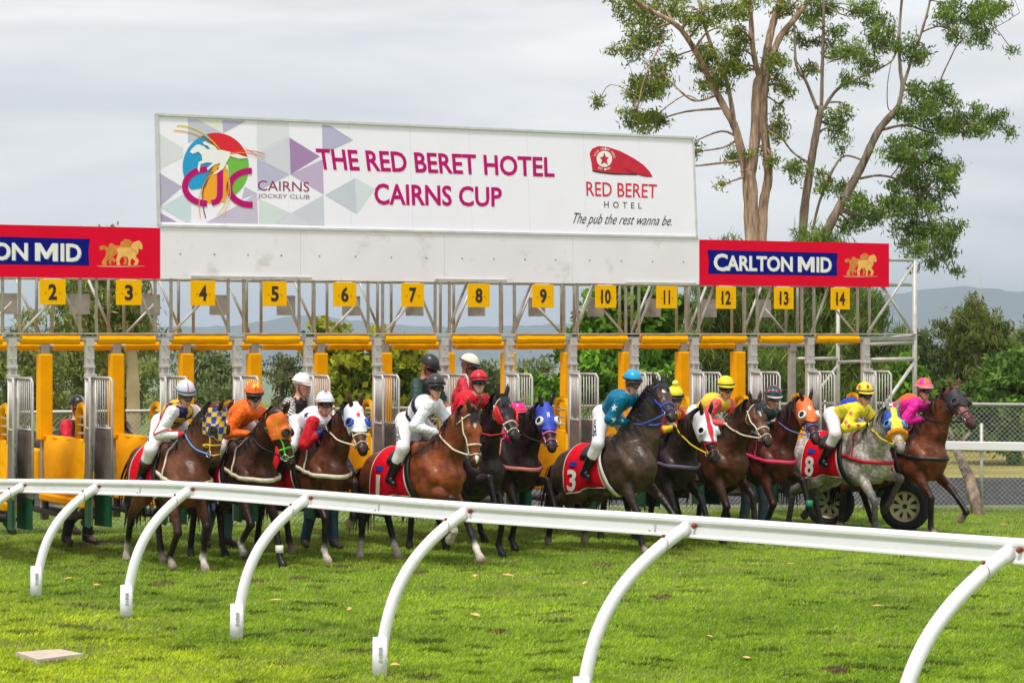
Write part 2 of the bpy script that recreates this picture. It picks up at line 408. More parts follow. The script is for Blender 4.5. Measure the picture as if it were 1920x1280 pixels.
for z in (.68, 1.14):
    for yy in (.035, LB): MB().tube([(xa, yy, ZB + z), (xe if yy < 1 and z < 1 else xb, yy, ZB + z)], .022, 8).build('lattice_chord', M_GALV, gate, smooth=True)
for k in range(1, 16): MB().tube([(min((k + .5) * SW, xe - .05), .03, ZB + .68), (min((k + .5) * SW, xe - .05), LB, ZB + .68)], .018, 8).build('cross_tie', M_GALV, gate, smooth=True)
for pxa, pxb, pyy in ((355, 580, 521), (812, 945, 526), (1170, 1300, 532)):
    a_, b_ = gx_of(pxa), gx_of(pxb)
    MB().box(((a_ + b_) / 2, -.05, ZB + (HY - pyy) / (S0 / (1 + GC * (a_ + b_) / 2 / SW)) / KG), X1, Y1, Z1, (b_ - a_) / 2, .03, .016).build('channel', M_GALV, gate)
# end frame past the last stall
def gt(pts, r, nm): MB().tube(pts, r, 8).build(nm, M_GALV, gate, smooth=True)
gt([(xe, 0, ZB + 1.0), (xe, 0, .75)], .035, 'end_post'); gt([(xe - .04, LB, ZB + .7), (xe - .04, LB, .75)], .03, 'end_post')
gt([(xb, 0, ZB + 1.0), (xe, 0, ZB + 1.0)], .022, 'end_bar'); gt([(xb, 0, ZB - .10), (xe, 0, ZB - .07)], .026, 'end_bar')
gt([(xb, 0, ZB - .30), (xe, 0, ZB - .29)], .026, 'end_bar'); gt([(xb + .1, 0, 1.45), (xe, 0, ZB - .33)], .026, 'end_brace')
gt([(xb + .05, 0, ZB + .05), (xe, 0, ZB + .97)], .02, 'end_brace'); gt([(xb + .3, 0, ZB + .66), (xe - .04, 0, ZB + .05)], .02, 'end_brace')
gt([(xb, LB, ZB - .30), (xe - .04, LB, ZB - .30)], .024, 'end_bar'); gt([(xb, LB, 1.4), (xe, LB, ZB - .35)], .022, 'end_brace')
gt([(xe, 0, ZB + .02), (xe - .04, LB, ZB - .1)], .024, 'end_bar'); gt([(xe, 0, ZB - .3), (xe - .04, LB, ZB - .35)], .022, 'end_bar')
gt([(xe, 0, 1.2), (xe - .04, LB, 1.2)], .024, 'end_bar')
# chassis and wheels at the end
MB.zmap = None
def wheel(px, py, turn):
    c = on_ground(px, py); rad = .345
    e_ = empty('wheel', (0, 0, 0), 0, gate)
    rel = c + Zv * rad - G0
    e_.location = (rel @ GU, -(rel @ GD), rel[2]); e_.rotation_euler = (0, 0, turn - GTH)
    # local: axle along -y (towards the camera)
    prof_ = [(-.115, .20), (-.12, .26), (-.10, .305), (-.07, .33), (-.03, .335), (.03, .335), (.07, .33), (.10, .305), (.12, .26), (.115, .20)]
    n = 44; V = []; 
    for i in range(n):
        a_ = 2 * math.pi * i / n
        for j, (yy, rr) in enumerate(prof_):
            rr2 = rr - (.012 if (3 <= j <= 6 and (i + (j % 2)) % 2) else 0)
            V.append((rr2 * math.cos(a_), yy, rr2 * math.sin(a_)))
    m = len(prof_); F = [(i * m + j, i * m + j + 1, ((i + 1) % n) * m + j + 1, ((i + 1) % n) * m + j) for i in range(n) for j in range(m - 1)]
    MB().add(V, F).build('tyre', M_TYRE, e_)
    rm = MB(); pr = [(-.115, .205), (-.10, .19), (-.06, .175), (.02, .165), (.08, .19), (.112, .205)]; V = []
    for i in range(n):
        a_ = 2 * math.pi * i / n
        for yy, rr in pr: V.append((rr * math.cos(a_), yy, rr * math.sin(a_)))
    m = len(pr); rm.add(V, [(i * m + j, ((i + 1) % n) * m + j, ((i + 1) % n) * m + j + 1, i * m + j + 1) for i in range(n) for j in range(m - 1)])
    for i in range(8):                        # spokes leave triangular windows between them
        a_ = 2 * math.pi * i / 8; a2 = a_ + .25
        rm.add([(.07 * math.cos(a_ - .35), -.05, .07 * math.sin(a_ - .35)), (.07 * math.cos(a_ + .35), -.05, .07 * math.sin(a_ + .35)),
                (.178 * math.cos(a_ + .2), -.045, .178 * math.sin(a_ + .2)), (.178 * math.cos(a_ - .2), -.045, .178 * math.sin(a_ - .2))], [(3, 2, 1, 0)])
    rm.tube([(0, -.052, 0), (0, .0, 0)], .075, 20)
    rm.build('rim', M_RIM, e_)
    MB().tube([(0, -.085, 0), (0, -.04, 0)], [.028, .036], 12).build('hub_cap', M_DARK, e_)
    MB().tube([(0, .02, 0), (0, .16, 0)], .16, 20).build('brake_drum', M_DARK, e_)
    MB().tube([(0, .1, 0), (0, .32, .02), (0, .36, .34)], .045, 8).build('stub_axle', M_DARK, e_)
    return np.array(e_.location)
w1 = wheel(1697, 997, R(-12)); w2 = wheel(1556, 990, R(-14)); mid = (w1 + w2) / 2; wd_ = unit(w1 - w2)
MB().box(mid + [0, .30, .30], wd_, np.cross(Z1, wd_), Z1, .72, .20, .10).box(mid + [-.15, .9, .34], X1, Y1, Z1, .35, .8, .07).build('chassis', M_DARK, gate)
MB().tube([mid + [.2, .4, .3], mid + [.2, .9, 1.0], (xb + .02, .05, 1.5)], .05, 8).tube([mid + [-.3, .4, .3], mid + [-.3, 1.2, .9], (xb - .2, .3, 1.0)], .05, 8).build('chassis_arm', M_DARK, gate)

# ------------------------------------------------------------------ number plates, each a sign of its own
NW = 'zero one two three four five six seven eight nine ten eleven twelve thirteen fourteen'.split()
for k in range(2, 15):
    gx = k * SW; hz = .148; zc = ZB + .487 * KG
    e_ = empty('number_plate', tuple(G(gx, -.075, zc)), GTH)
    tag(e_, f'square yellow plate with black number {NW[k]} hanging above the starting stalls', 'number plate', 'stall number plates')
    MB().box((0, 0, 0), X1, Y1, Z1, .157, .006, hz).build('plate', M_YELP, e_, bevel=.003)
    V, F, asp = text_mesh(str(k), bold=.035)
    wd = .102 if k < 10 else .145
    if k == 11: wd = .10
    P = [((v[0] - .5) * wd, -.009, (v[1] - .5) * .187) for v in V]
    polymesh('numeral', P, F, M_INK, e_)
    MB().tube([(-.09, -.012, -.005), (-.078, -.012, -.018)], .004, 5).build('bolt', M_INK, e_); MB().tube([(.078, -.012, -.005), (.09, -.012, -.018)], .004, 5).build('bolt', M_INK, e_)
    MB().tube([(-.1, .012, .12), (-.1, .02, .155)], .009, 6).tube([(.1, .012, .12), (.1, .02, .155)], .009, 6).tube([(-.1, .02, .15), (.1, .02, .15)], .010, 6).tube([(0, .02, .15), (0, .10, .15)], .010, 5).build('hanger', M_GALV, e_)
# ------------------------------------------------------------------ signs on the gate
def plane_pt(px, py, front, lean=0.0, zb=0.0):
    """point on the sign plane 'front' metres before the gate line; a leaning sign tips back above height zb"""
    p0 = G(0, -front, zb); n = GD.copy()
    if lean: n = GD * math.cos(lean) + Zv * math.sin(lean)
    return on_plane(px, py, p0, n)
def to_gate(p): r = p - G0; return np.array([r @ GU, -(r @ GD), r[2]])
def from_crop(pts, x0, y0, k): return [(x0 + x * k, y0 + y * k) for x, y in pts]
def earclip(P):
    """triangulate a simple polygon"""
    from mathutils.geometry import tessellate_polygon
    return [tuple(t) for t in tessellate_polygon([[Vector((x, y, 0)) for x, y in P]])]
class SignFace:
    def __init__(s, parent, front, lean=0.0, zb=0.0, shift=0.0): s.parent, s.front, s.lean, s.zb, s.shift, s.layer = parent, front, lean, zb, shift, 0
    def pt(s, px, py, lay):
        q = to_gate(plane_pt(px, py, s.front + .002 + .0022 * lay, s.lean, s.zb)); q[0] += s.shift
        return q - np.array(s.parent['_o'])
    def poly(s, name, pix, m, lay): 
        F = earclip(pix); V = [s.pt(x, y, lay) for x, y in pix]; return polymesh(name, V, F, m, s.parent)
    def text(s, name, st, tl, tr, br, bl, m, lay, **k):
        V, F, _ = text_mesh(st, **k); P = []
        tl, tr, br, bl = [np.array(q, float) for q in (tl, tr, br, bl)]
        for u, v in V: q = (bl * (1 - u) + br * u) * (1 - v) + (tl * (1 - u) + tr * u) * v; P.append(s.pt(q[0], q[1], lay))
        return polymesh(name, P, F, m, s.parent)
    def stroke(s, name, pix, wpx, m, lay):
        pix = [np.array(p, float) for p in pix]; A = []; B = []; n = len(pix)
        for i, p in enumerate(pix):
            d = unit(pix[min(i + 1, n - 1)] - pix[max(i - 1, 0)]); nn = np.array([-d[1], d[0]])
            ww = (wpx if np.isscalar(wpx) else np.interp(i / (n - 1), [0, .5, 1], wpx)) / 2
            A.append(p + nn * ww); B.append(p - nn * ww)
        V = [s.pt(*q, lay) for q in A + B]
        return polymesh(name, V, [(i, i + 1, n + i + 1, n + i) for i in range(n - 1)], m, s.parent)
def sign_empty(name, loc_gate, label, cat, group=None):
    e_ = empty(name, tuple(G(*loc_gate)), GTH); e_['_o'] = list(map(float, loc_gate)); tag(e_, label, cat, group); return e_

M_WHITE = flat('white sign sheet', (250, 246, 255), 0.4, var=0.02, vscale=2)
M_FASC = flat('weathered white board', (248, 242, 247), 0.5, var=0.035, vscale=1.5, dirt=(C(176, 164, 148), 0.5), dscale=2.4)
M_FRAME = flat('aluminium edge', (214, 212, 208), 0.4, metal=0.4, var=0.1)
M_MAG = flat('magenta lettering', (194, 10, 110), 0.5, var=0.03, spec=.15)
M_RED = flat('signal red sheet', (236, 0, 48), 0.5, var=0.04, vscale=1.5, spec=.12)
M_NAVY = flat('royal blue print', (4, 18, 128), 0.5, var=0.04, spec=.12)
M_GOLD = flat('gold print', (250, 190, 98), 0.5, var=0.16, vscale=14)
M_GOLD2 = flat('deep gold print', (222, 138, 52), 0.5, var=0.16, vscale=14)
M_SHAD = flat('pale grey print', (168, 176, 196), 0.5, var=0.03)
M_LET = flat('white lettering', (246, 244, 238), 0.5, var=0.02)
M_BLK = flat('black lettering', (38, 34, 36), 0.5, var=0.05)

# big leaning billboard
LEAN = R(-4.0); ZSB = EYE + 1.235 * KG
bl_, br_ = gx_of(297), gx_of(1301)
bb = sign_empty('billboard', (bl_, 0, ZSB), 'long white billboard with magenta race title leaning above the gate', 'billboard')
LV = math.cos(LEAN); bw = br_ - bl_; bh = 1.245 * KG
ly = np.array([0, math.sin(-LEAN), math.cos(LEAN)]); ln = np.array([0, -math.cos(LEAN), math.sin(-LEAN)])
npan = 9
for i in range(npan):                                           # the sheet is made of joined panels
    a_, b_ = bw * i / npan + .0012, bw * (i + 1) / npan - .0012
    MB().box(np.array([(a_ + b_) / 2, -.05, 0]) + ly * (bh / 2) - ln * .02, X1, ly, ln, (b_ - a_) / 2, bh / 2 - .012, .02).build('panel', M_WHITE, bb)
MB().box(np.array([bw / 2, -.05, 0]) + ly * (bh / 2) - ln * .045, X1, ly, ln, bw / 2, bh / 2 - .02, .004).build('backing', M_FRAME, bb)
for t_ in (0.0, bh): MB().box(np.array([bw / 2, -.05, 0]) + ly * t_ - ln * .012, X1, ly, ln, bw / 2 + .02, .014, .034).build('frame_rail', M_FRAME, bb)
for t_ in (-.008, bw + .008): MB().box(np.array([t_, -.05, 0]) + ly * (bh / 2) - ln * .012, X1, ly, ln, .012, bh / 2, .034).build('frame_stile', M_FRAME, bb)
for t_ in np.linspace(.3, bw - .3, 9): MB().tube([np.array([t_, 0.03, -.12]), np.array([t_, -.01, 0]) + ly * 1.0], .02, 8).build('strut', M_GALV, bb)
sf = SignFace(bb, .05, -LEAN, ZSB)
K1 = .270833
def c1(pts): return from_crop(pts, 280, 200, K1)
def c2(pts): return from_crop(pts, 800, 200, K1)
tri = [((190, 190, 211), [(268, 84), (330, 86), (500, 180), (268, 250)]), ((236, 231, 216), [(330, 86), (500, 92), (500, 180)]),
       ((176, 170, 202), [(505, 93), (672, 100), (510, 182)]), ((208, 211, 224), [(745, 320), (968, 215), (975, 470), (745, 360)]),
       ((150, 104, 166), [(970, 215), (1180, 345), (978, 470)]), ((174, 171, 205), [(1196, 126), (1250, 130), (1412, 232), (1200, 330)]),
       ((178, 176, 205), [(745, 362), (970, 472), (750, 585)]), ((188, 162, 198), [(978, 470), (1200, 365), (1207, 608)]),
       ((174, 164, 195), [(70, 460), (228, 555), (75, 690)]), ((203, 219, 228), [(75, 695), (230, 610), (290, 640), (285, 800), (250, 800)]),
       ((160, 130, 180), [(75, 735), (190, 798), (78, 796)]), ((198, 184, 210), [(390, 802), (600, 690), (745, 600), (752, 808)]),
       ((184, 178, 205), [(660, 555), (745, 600), (640, 640)]), ((211, 224, 221), [(760, 640), (975, 735), (870, 808), (760, 808)]),
       ((203, 206, 219), [(985, 735), (1205, 612), (1212, 822), (1110, 818)]), ((214, 214, 228), [(870, 810), (985, 735), (1110, 818)]),
       ((195, 200, 215), [(1215, 612), (1425, 495), (1435, 742)]), ((216, 223, 232), [(1428, 495), (1560, 570), (1437, 742)]),
       ((226, 226, 232), [(745, 100), (965, 112), (965, 210), (745, 310)]), ((224, 222, 228), [(70, 190), (235, 285), (230, 350), (75, 430)]),
       ((184, 172, 206), [(690, 300), (745, 330), (745, 350), (640, 270)])]
for i, (cc, pts) in enumerate(tri):
    cc = tuple(int(c * .78 + 242 * .22) for c in cc); sf.poly('triangle_print', c1(pts), flat(f'print {cc}', cc, .5, var=.02), 0)
# club emblem: egg of four colours, white galloping horse and rider, three ring letters
ex, ey, ew, eh = 460, 418, 229, 236
def egg(a0, a1, n=26):
    return [(ex + ew * math.cos(R(a)) * (1 + .0 * math.sin(R(a))), ey - eh * math.sin(R(a))) for a in np.linspace(a0, a1, n)]
hub = (470, 340)
sf.poly('emblem_sector', c1([hub] + egg(105, 222) + [(390, 560)]), flat('emblem blue', (10, 158, 214), .5, var=.03), 1)
sf.poly('emblem_sector', c1([hub] + egg(16, 105)), flat('emblem red', (228, 10, 34), .5, var=.03), 1)
sf.poly('emblem_sector', c1([hub] + [(545, 400), (560, 560), (590, 610)] + egg(-52, 16)), flat('emblem green', (116, 190, 60), .5, var=.03), 1)
sf.poly('emblem_sector', c1([hub, (400, 470), (360, 600), (372, 650), (400, 668), (440, 672), (520, 660), (552, 560), (545, 440)]), flat('emblem orange', (250, 168, 20), .5, var=.03), 1)
sf.poly('emblem_horse', c1([(280, 315), (300, 328), (340, 312), (362, 335), (366, 372), (340, 385), (333, 432), (345, 455), (356, 398), (402, 386), (440, 390), (398, 428), (405, 440), (452, 402),
        (492, 390), (480, 432), (440, 465), (462, 466), (512, 430), (532, 390), (560, 342), (620, 362), (692, 356), (600, 325), (550, 312), (490, 298), (440, 290), (402, 297), (380, 276), (345, 262), (325, 265), (292, 295)]), M_LET, 4)
sf.poly('emblem_rider', c1([(368, 248), (388, 240), (415, 256), (452, 272), (474, 298), (424, 298), (404, 272), (380, 264)]), M_LET, 4)
def arc(cx_, cy_, rx, ry, a0, a1, n=26): return [(cx_ + rx * math.cos(R(a)), cy_ - ry * math.sin(R(a))) for a in np.linspace(a0, a1, n)]
sf.stroke('emblem_letter', c1(arc(395, 552, 148, 118, 88, 272)), 11.5, M_MAG, 3)
sf.stroke('emblem_letter', c1([(490, 425), (490, 560), (488, 620), (470, 655), (432, 668)]), 11, M_MAG, 3)
sf.stroke('emblem_letter', c1(arc(700, 562, 146, 117, 86, 276)), 11.5, M_MAG, 3)
def qb(p0, p1, p2, n=16): return [tuple(np.array(p0) * (1 - t) ** 2 + np.array(p1) * 2 * t * (1 - t) + np.array(p2) * t * t) for t in np.linspace(0, 1, n)]
for cc, a_, b_, d_, w_ in (((232, 204, 30), (190, 132), (350, 125), (488, 298), 2.2), ((236, 168, 50), (170, 166), (340, 165), (478, 298), 2.0), ((80, 20, 30), (360, 205), (430, 240), (484, 300), 1.6),
                           ((222, 90, 40), (560, 322), (690, 285), (800, 330), 1.5), ((236, 168, 50), (560, 330), (690, 300), (800, 358), 1.5),
                           ((120, 30, 40), (440, 450), (330, 560), (390, 770), 1.9), ((236, 168, 50), (430, 460), (315, 590), (355, 770), 1.4), ((226, 196, 60), (545, 460), (570, 650), (470, 752), 1.6), ((240, 190, 90), (552, 500), (580, 650), (510, 752), 1.4)):
    sf.stroke('emblem_streak', c1(qb(a_, b_, d_)), w_, flat(f'streak {cc}', cc, .5, var=.02), 2 if w_ > 1.8 else 5)
sf.text('lettering', 'CAIRNS', (483.5, 338), (580, 341.5), (580, 359.5), (483.5, 357), flat('plum lettering', (150, 40, 96), .5), 1)
sf.text('lettering', 'JOCKEY CLUB', (483.5, 363), (580.5, 365.5), (580.5, 375.5), (483.5, 373), flat('mauve lettering', (140, 104, 128), .5), 1)
sf.text('lettering', 'THE RED BERET HOTEL', (591.5, 278), (1039, 295), (1040, 332.5), (597.5, 318), M_MAG, 1, bold=.022)
sf.text('lettering', 'CAIRNS CUP', (701, 343.5), (941, 351), (941.5, 388), (703, 384), M_MAG, 1, bold=.022)
M_BER = flat('beret red print', (206, 14, 48), .5, var=.12, vscale=9)
sf.poly('beret_print', c2([(1128, 325), (1145, 292), (1190, 273), (1260, 281), (1340, 308), (1430, 355), (1500, 402), (1545, 450), (1564, 487), (1525, 488), (1455, 472), (1380, 462), (1300, 462), (1200, 452), (1147, 438), (1140, 385)]), M_BER, 0)
sf.stroke('beret_band', c2([(1148, 444), (1200, 456), (1300, 467), (1380, 468), (1455, 471)]), 2.6, M_BLK, 1)
sf.stroke('beret_fold', c2([(1365, 425), (1420, 455), (1500, 480), (1560, 487)]), (1.2, 2.4, .6), flat('beret shade print', (150, 8, 36), .5), 1)
sf.poly('badge_print', c2(arc(1230, 362, 54, 56, 0, 350, 28)), M_LET, 1)
sf.poly('badge_mark', c2([(1230, 318), (1240, 348), (1262, 352), (1246, 370), (1256, 402), (1230, 386), (1206, 402), (1214, 370), (1198, 352), (1220, 348)]), M_BER, 2)
for st, a0, a1, rr in (('GOOD DRINK FEED', 160, 8, 70), ('EST 1926', 240, 300, 72)):
    for i, ch in enumerate(st):
        if ch == ' ': continue
        a_ = R(a0 + (a1 - a0) * i / (len(st) - 1)); up = 1 if a0 < 200 else -1
        cxx, cyy = 1230 + rr * math.cos(a_), 362 - rr * math.sin(a_); ux, uy = math.cos(a_) * up, -math.sin(a_) * up; rx_, ry_ = -uy, ux
        q = [(cxx + ux * v - 5.5 * h * uy * 1 if False else cxx + ux * v * 7 + rx_ * h * 5.5, cyy + uy * v * 7 + ry_ * h * 5.5) for v, h in ((1, -1), (1, 1), (-1, 1), (-1, -1))]
        q = c2(q); sf.text('badge_letter', ch, q[0], q[1], q[2], q[3], M_LET, 2)
sf.text('lettering', 'RED BERET', (1099, 340.5), (1232, 346), (1231, 371.5), (1100, 367), flat('red lettering', (218, 14, 52), .5), 1, bold=.004)
sf.text('lettering', 'HOTEL', (1133, 377), (1203, 380.5), (1203, 391.5), (1133, 389), M_BLK, 1, space=1.9)
sf.text('lettering', 'The pub the rest wanna be.', (1077, 399), (1262, 405), (1258, 428.5), (1073, 425), M_BLK, 1, shear=.34, bold=-.004)

# blank white fascia under the billboard: four sheets
fb = sign_empty('fascia_board', (bl_, 0, EYE + .645 * KG), 'blank weathered white fascia board beneath the billboard', 'board')
cuts = [gx_of(p) - bl_ for p in (297.5, 560, 829.5, 1070, 1307)]
for i in range(4):
    a_, b_ = cuts[i] + .0015, cuts[i + 1] - .0015
    MB().box(((a_ + b_) / 2, -.045, .312), X1, Y1, Z1, (b_ - a_) / 2, .012, .309).build('sheet', M_FASC, fb)
    for xx in np.linspace(a_ + .25, b_ - .25, 4): MB().tube([(xx, -.0575, .30), (xx, -.0605, .30)], .012, 8).build('rivet', M_GALVD, fb)
for xx in np.linspace(.2, cuts[-1] - .2, 8): MB().box((xx, -.01, .2), X1, Y1, Z1, .02, .03, .2).build('batten', M_GALV, fb)

# two red sponsor boards
def sponsor(right_px, label, lean_shift):
    xr = gx_of(right_px); wd = gx_of(1662) - gx_of(1308); x0 = xr - wd
    e_ = sign_empty('sponsor_board', (x0, 0, EYE + .645 * KG), label, 'sign', 'red sponsor boards on the starting gate')
    MB().box((wd / 2, -.05, .30), X1, Y1, Z1, wd / 2, .012, .303).build('board', M_RED, e_)
    for xx in (.15, wd / 2, wd - .15): MB().box((xx, -.012, .2), X1, Y1, Z1, .02, .028, .2).build('batten', M_GALV, e_)
    q = SignFace(e_, .062, shift=xr - gx_of(1662)); 
    c4 = lambda pts: from_crop(pts, 1280, 430, .25)
    q.poly('name_panel', c4([(185, 153), (1164, 178), (1156, 262), (1161, 349), (190, 333), (197, 243)]), M_NAVY, 0)
    for dx, mm, ly_ in ((1.0, M_SHAD, 1), (0, M_LET, 2)):
        o_ = lambda p: (p[0] + dx, p[1] + dx)
        q.text('lettering', 'C', o_((1338, 475)), o_((1364, 475.5)), o_((1364, 508.5)), o_((1338, 507.5)), mm, ly_, bold=.028)
        q.text('lettering', 'ARLTON', o_((1362.5, 478.5)), o_((1486, 481)), o_((1486, 509.5)), o_((1362.5, 507.5)), mm, ly_, bold=.028)
        Mp = [(0, 0), (0, 1), (.24, 1), (.5, .46), (.76, 1), (1, 1), (1, 0), (.78, 0), (.78, .60), (.56, .12), (.44, .12), (.22, .60), (.22, 0)]
        q.poly('lettering', [o_((1496 + 31 * u_, 509.5 + .7 * u_ - (28.5 - .1 * u_) * v_)) for u_, v_ in Mp], mm, ly_)
        q.text('lettering', 'ID', o_((1531, 481.8)), o_((1559, 482.5)), o_((1559, 511)), o_((1531, 510.4)), mm, ly_, bold=.028)
    q3 = SignFace(e_, .062, shift=xr - gx_of(296))
    c3 = lambda pts: from_crop(pts, 0, 400, .1875)
    back = [(990, 345), (1000, 325), (1040, 320), (1078, 345), (1086, 312), (1112, 293), (1150, 322), (1198, 325), (1205, 288), (1250, 255), (1300, 268), (1320, 292), (1290, 330), (1205, 348), (1170, 402), (1130, 432), (1088, 455), (1062, 482), (1066, 520), (1018, 520), (1016, 482), (1050, 432), (1060, 385), (1042, 356), (1002, 372)]
    frontp = [(1165, 352), (1200, 338), (1298, 336), (1330, 290), (1388, 270), (1418, 305), (1425, 352), (1405, 366), (1386, 346), (1378, 400), (1352, 428), (1388, 470), (1372, 515), (1330, 519), (1352, 482), (1320, 448), (1300, 482), (1306, 520), (1274, 520), (1284, 472), (1268, 432), (1215, 434), (1192, 472), (1200, 520), (1164, 520), (1158, 462), (1174, 412)]
    far = [(1088, 455), (1130, 440), (1160, 470), (1120, 520), (1140, 490), (1110, 470), (1110, 520), (1085, 500)]
    far2 = [(1230, 435), (1262, 440), (1270, 490), (1250, 518), (1225, 500), (1245, 480)]
    q3.poly('emblem_horse', c3(back), M_GOLD2, 0); q3.poly('emblem_leg', c3(far), M_GOLD2, 0); q3.poly('emblem_leg', c3(far2), M_GOLD2, 0); q3.poly('emblem_horse', c3(frontp), M_GOLD, 1)
    q3.poly('emblem_base', c3([(958, 522), (1440, 524), (1446, 530), (1200, 540), (990, 536)]), flat('rose print', (246, 140, 130), .5), 0)
    q3.stroke('emblem_collar', c3([(1300, 340), (1345, 375), (1372, 400)]), .9, M_GOLD2, 2)
sponsor(296.5, 'red sponsor board with gold horses over stalls two and three', 0)
sponsor(1662, 'red sponsor board with gold horses over stalls twelve to fourteen', 0)
# ------------------------------------------------------------------ white running rail on curved posts
M_PVC = flat('white rail plastic', (242, 240, 241), 0.35, var=0.03, vscale=3, spec=.5, dirt=(C(196, 188, 168), 0.35), dscale=3)
M_PVC2 = flat('white post plastic', (242, 240, 243), 0.38, var=0.03, vscale=3, dirt=(C(190, 184, 168), 0.4), dscale=5)
M_RUST = flat('orange rust clip', (150, 70, 40), 0.7, var=0.3)
M_SOCK = flat('grey stencil mark', (186, 184, 178), 0.7, var=0.2)
base_px = [(-205, 1042), (-72, 1078), (67, 1117), (236, 1157), (443, 1197), (711, 1268), (1088, 1352), (1668, 1478), (2560, 1700)]
top_px = [(-65, 905), (42, 906), (180, 908), (354, 913), (574, 929), (871, 953), (1288, 980), (1893, 1024), (2900, 1096)]
bases = [on_ground(*p) for p in base_px]
rdir = unit(bases[6] - bases[1])
tops = [on_plane(*t, b, rdir) for t, b in zip(top_px, bases)]
for i in (0, 7, 8):                                       # off-frame posts keep the same height and overhang
    side = unit(np.cross(rdir, Zv))
    if side[1] < 0: side = -side
rail = empty('running_rail', tuple(bases[2])); RO = bases[2]
tag(rail, 'white plastic running rail on curved gooseneck posts beside the turf', 'rail')
L_ = lambda p: np.asarray(p) - RO
for i, (b, t) in enumerate(zip(bases, tops)):
    b, t = L_(b), L_(t); h = t - b; hz = h[2]; ho = np.array([h[0], h[1], 0])
    tt = t - Zv * .03
    # rises nearly upright, bends over in the upper half
    pts = []
    for s in np.linspace(0, 1, 26):
        p0, p1, p2, p3 = b - Zv * .05, b + Zv * hz * .52 + ho * .05, b + Zv * hz * .74 + ho * .34, tt
        pts.append(p0 * (1 - s) ** 3 + p1 * 3 * s * (1 - s) ** 2 + p2 * 3 * s * s * (1 - s) + p3 * s ** 3)
    po = MB().tube(pts, .046, 18).build('post', M_PVC2, rail, smooth=True)
    sl = MB().tube([pts[0] - Zv * .05, pts[1], pts[3], pts[5]] if False else [b - Zv * .06, b + Zv * .30 + ho * .012], .058, 18)
    so = sl.build('sleeve', M_PVC2, po, smooth=True)
    # embossed marks on the sleeve
    mk = MB(); toc = unit(EYEP - RO - b); sx = unit(np.cross(Zv, toc))
    for j, (dz, w_) in enumerate(((.13, .03), (.155, .022), (.18, .03), (.20, .024), (.225, .03))):
        c = b + Zv * dz + ho * .006 + unit(toc * [1, 1, 0]) * .0585 + sx * .006
        mk.box(c, sx, unit(toc * [1, 1, 0]), Zv, w_ / 2, .003, .005 if j % 2 else .0085)
    mk.build('stencil_mark', M_SOCK, po)
    if 0 < i < 8:
        cl = MB().tube([tt + unit(rdir) * .075 + Zv * .02, tt + unit(rdir) * .09 + Zv * .01], .020, 8)
        cl.build('clip', M_RUST, po); MB().tube([pts[-4] + Zv * .04, pts[-4] + Zv * .07], .012, 8).build('bolt', M_RUST, po)
        MB().tube([pts[-4] + (Zv * math.cos(a) + unit(rdir) * math.sin(a)) * .050 for a in np.linspace(0, 2 * math.pi, 14)], .004, 5).build('wire_tie', M_GALVD, po)
# rail: extruded section, lengths butt-jointed beside each post
side = unit(np.cross(rdir, Zv)); side = side if side[1] > 0 else -side        # away from the camera, over the track
sec = [(-.024, .036), (-.034, .020), (-.034, .002), (-.026, -.012), (-.010, -.018), (-.010, -.026), (-.020, -.032), (-.024, -.082), (-.036, -.094), (-.036, -.106), (-.012, -.110), (.020, -.110), (.020, .030), (.012, .042), (0.0, .046), (-.012, .043)]
def smooth_path(P, n):
    P = [np.asarray(p) for p in P]; out = []
    for i in range(len(P) - 1):
        p0, p1, p2, p3 = P[max(i - 1, 0)], P[i], P[i + 1], P[min(i + 2, len(P) - 1)]
        for t in np.linspace(0, 1, n, endpoint=False):
            out.append(.5 * ((2 * p1) + (-p0 + p2) * t + (2 * p0 - 5 * p1 + 4 * p2 - p3) * t * t + (-p0 + 3 * p1 - 3 * p2 + p3) * t ** 3))
    out.append(P[-1]); return out
path = smooth_path([L_(t) + side * .03 for t in tops], 8)
def rail_piece(pp, name):
    m = MB(); V = []
    for i, p in enumerate(pp):
        d = unit(pp[min(i + 1, len(pp) - 1)] - pp[max(i - 1, 0)]); sd_ = unit(np.cross(d, Zv)); sd_ = sd_ if sd_[1] > 0 else -sd_
        for a_, b_ in sec: V.append(p + sd_ * a_ + Zv * (b_ + .005))
    n = len(sec); F = [(i * n + j, i * n + (j + 1) % n, (i + 1) * n + (j + 1) % n, (i + 1) * n + j) for i in range(len(pp) - 1) for j in range(n)]
    F += [tuple(reversed(range(n))), tuple((len(pp) - 1) * n + j for j in range(n))]
    return m.add(V, F).build(name, M_PVC, rail)
jo = [0, 20, 36, 47, 58, len(path) - 1]
for a_, b_ in zip(jo[:-1], jo[1:]):
    pp = [q.copy() for q in path[a_:b_ + 1]]; d = unit(pp[-1] - pp[-2]); pp[-1] = pp[-1] - d * .004
    rail_piece(pp, 'rail_length')
for j in jo[1:-1]:
    p = path[j]; d = unit(path[j + 1] - path[j - 1])
    MB().box(p - side * .026 - Zv * .06, d, side, Zv, .007, .004, .035).box(p - side * .026 - Zv * .075 - d * .06, d, side, Zv, .012, .004, .010).build('joint_clip', M_SOCK, rail)

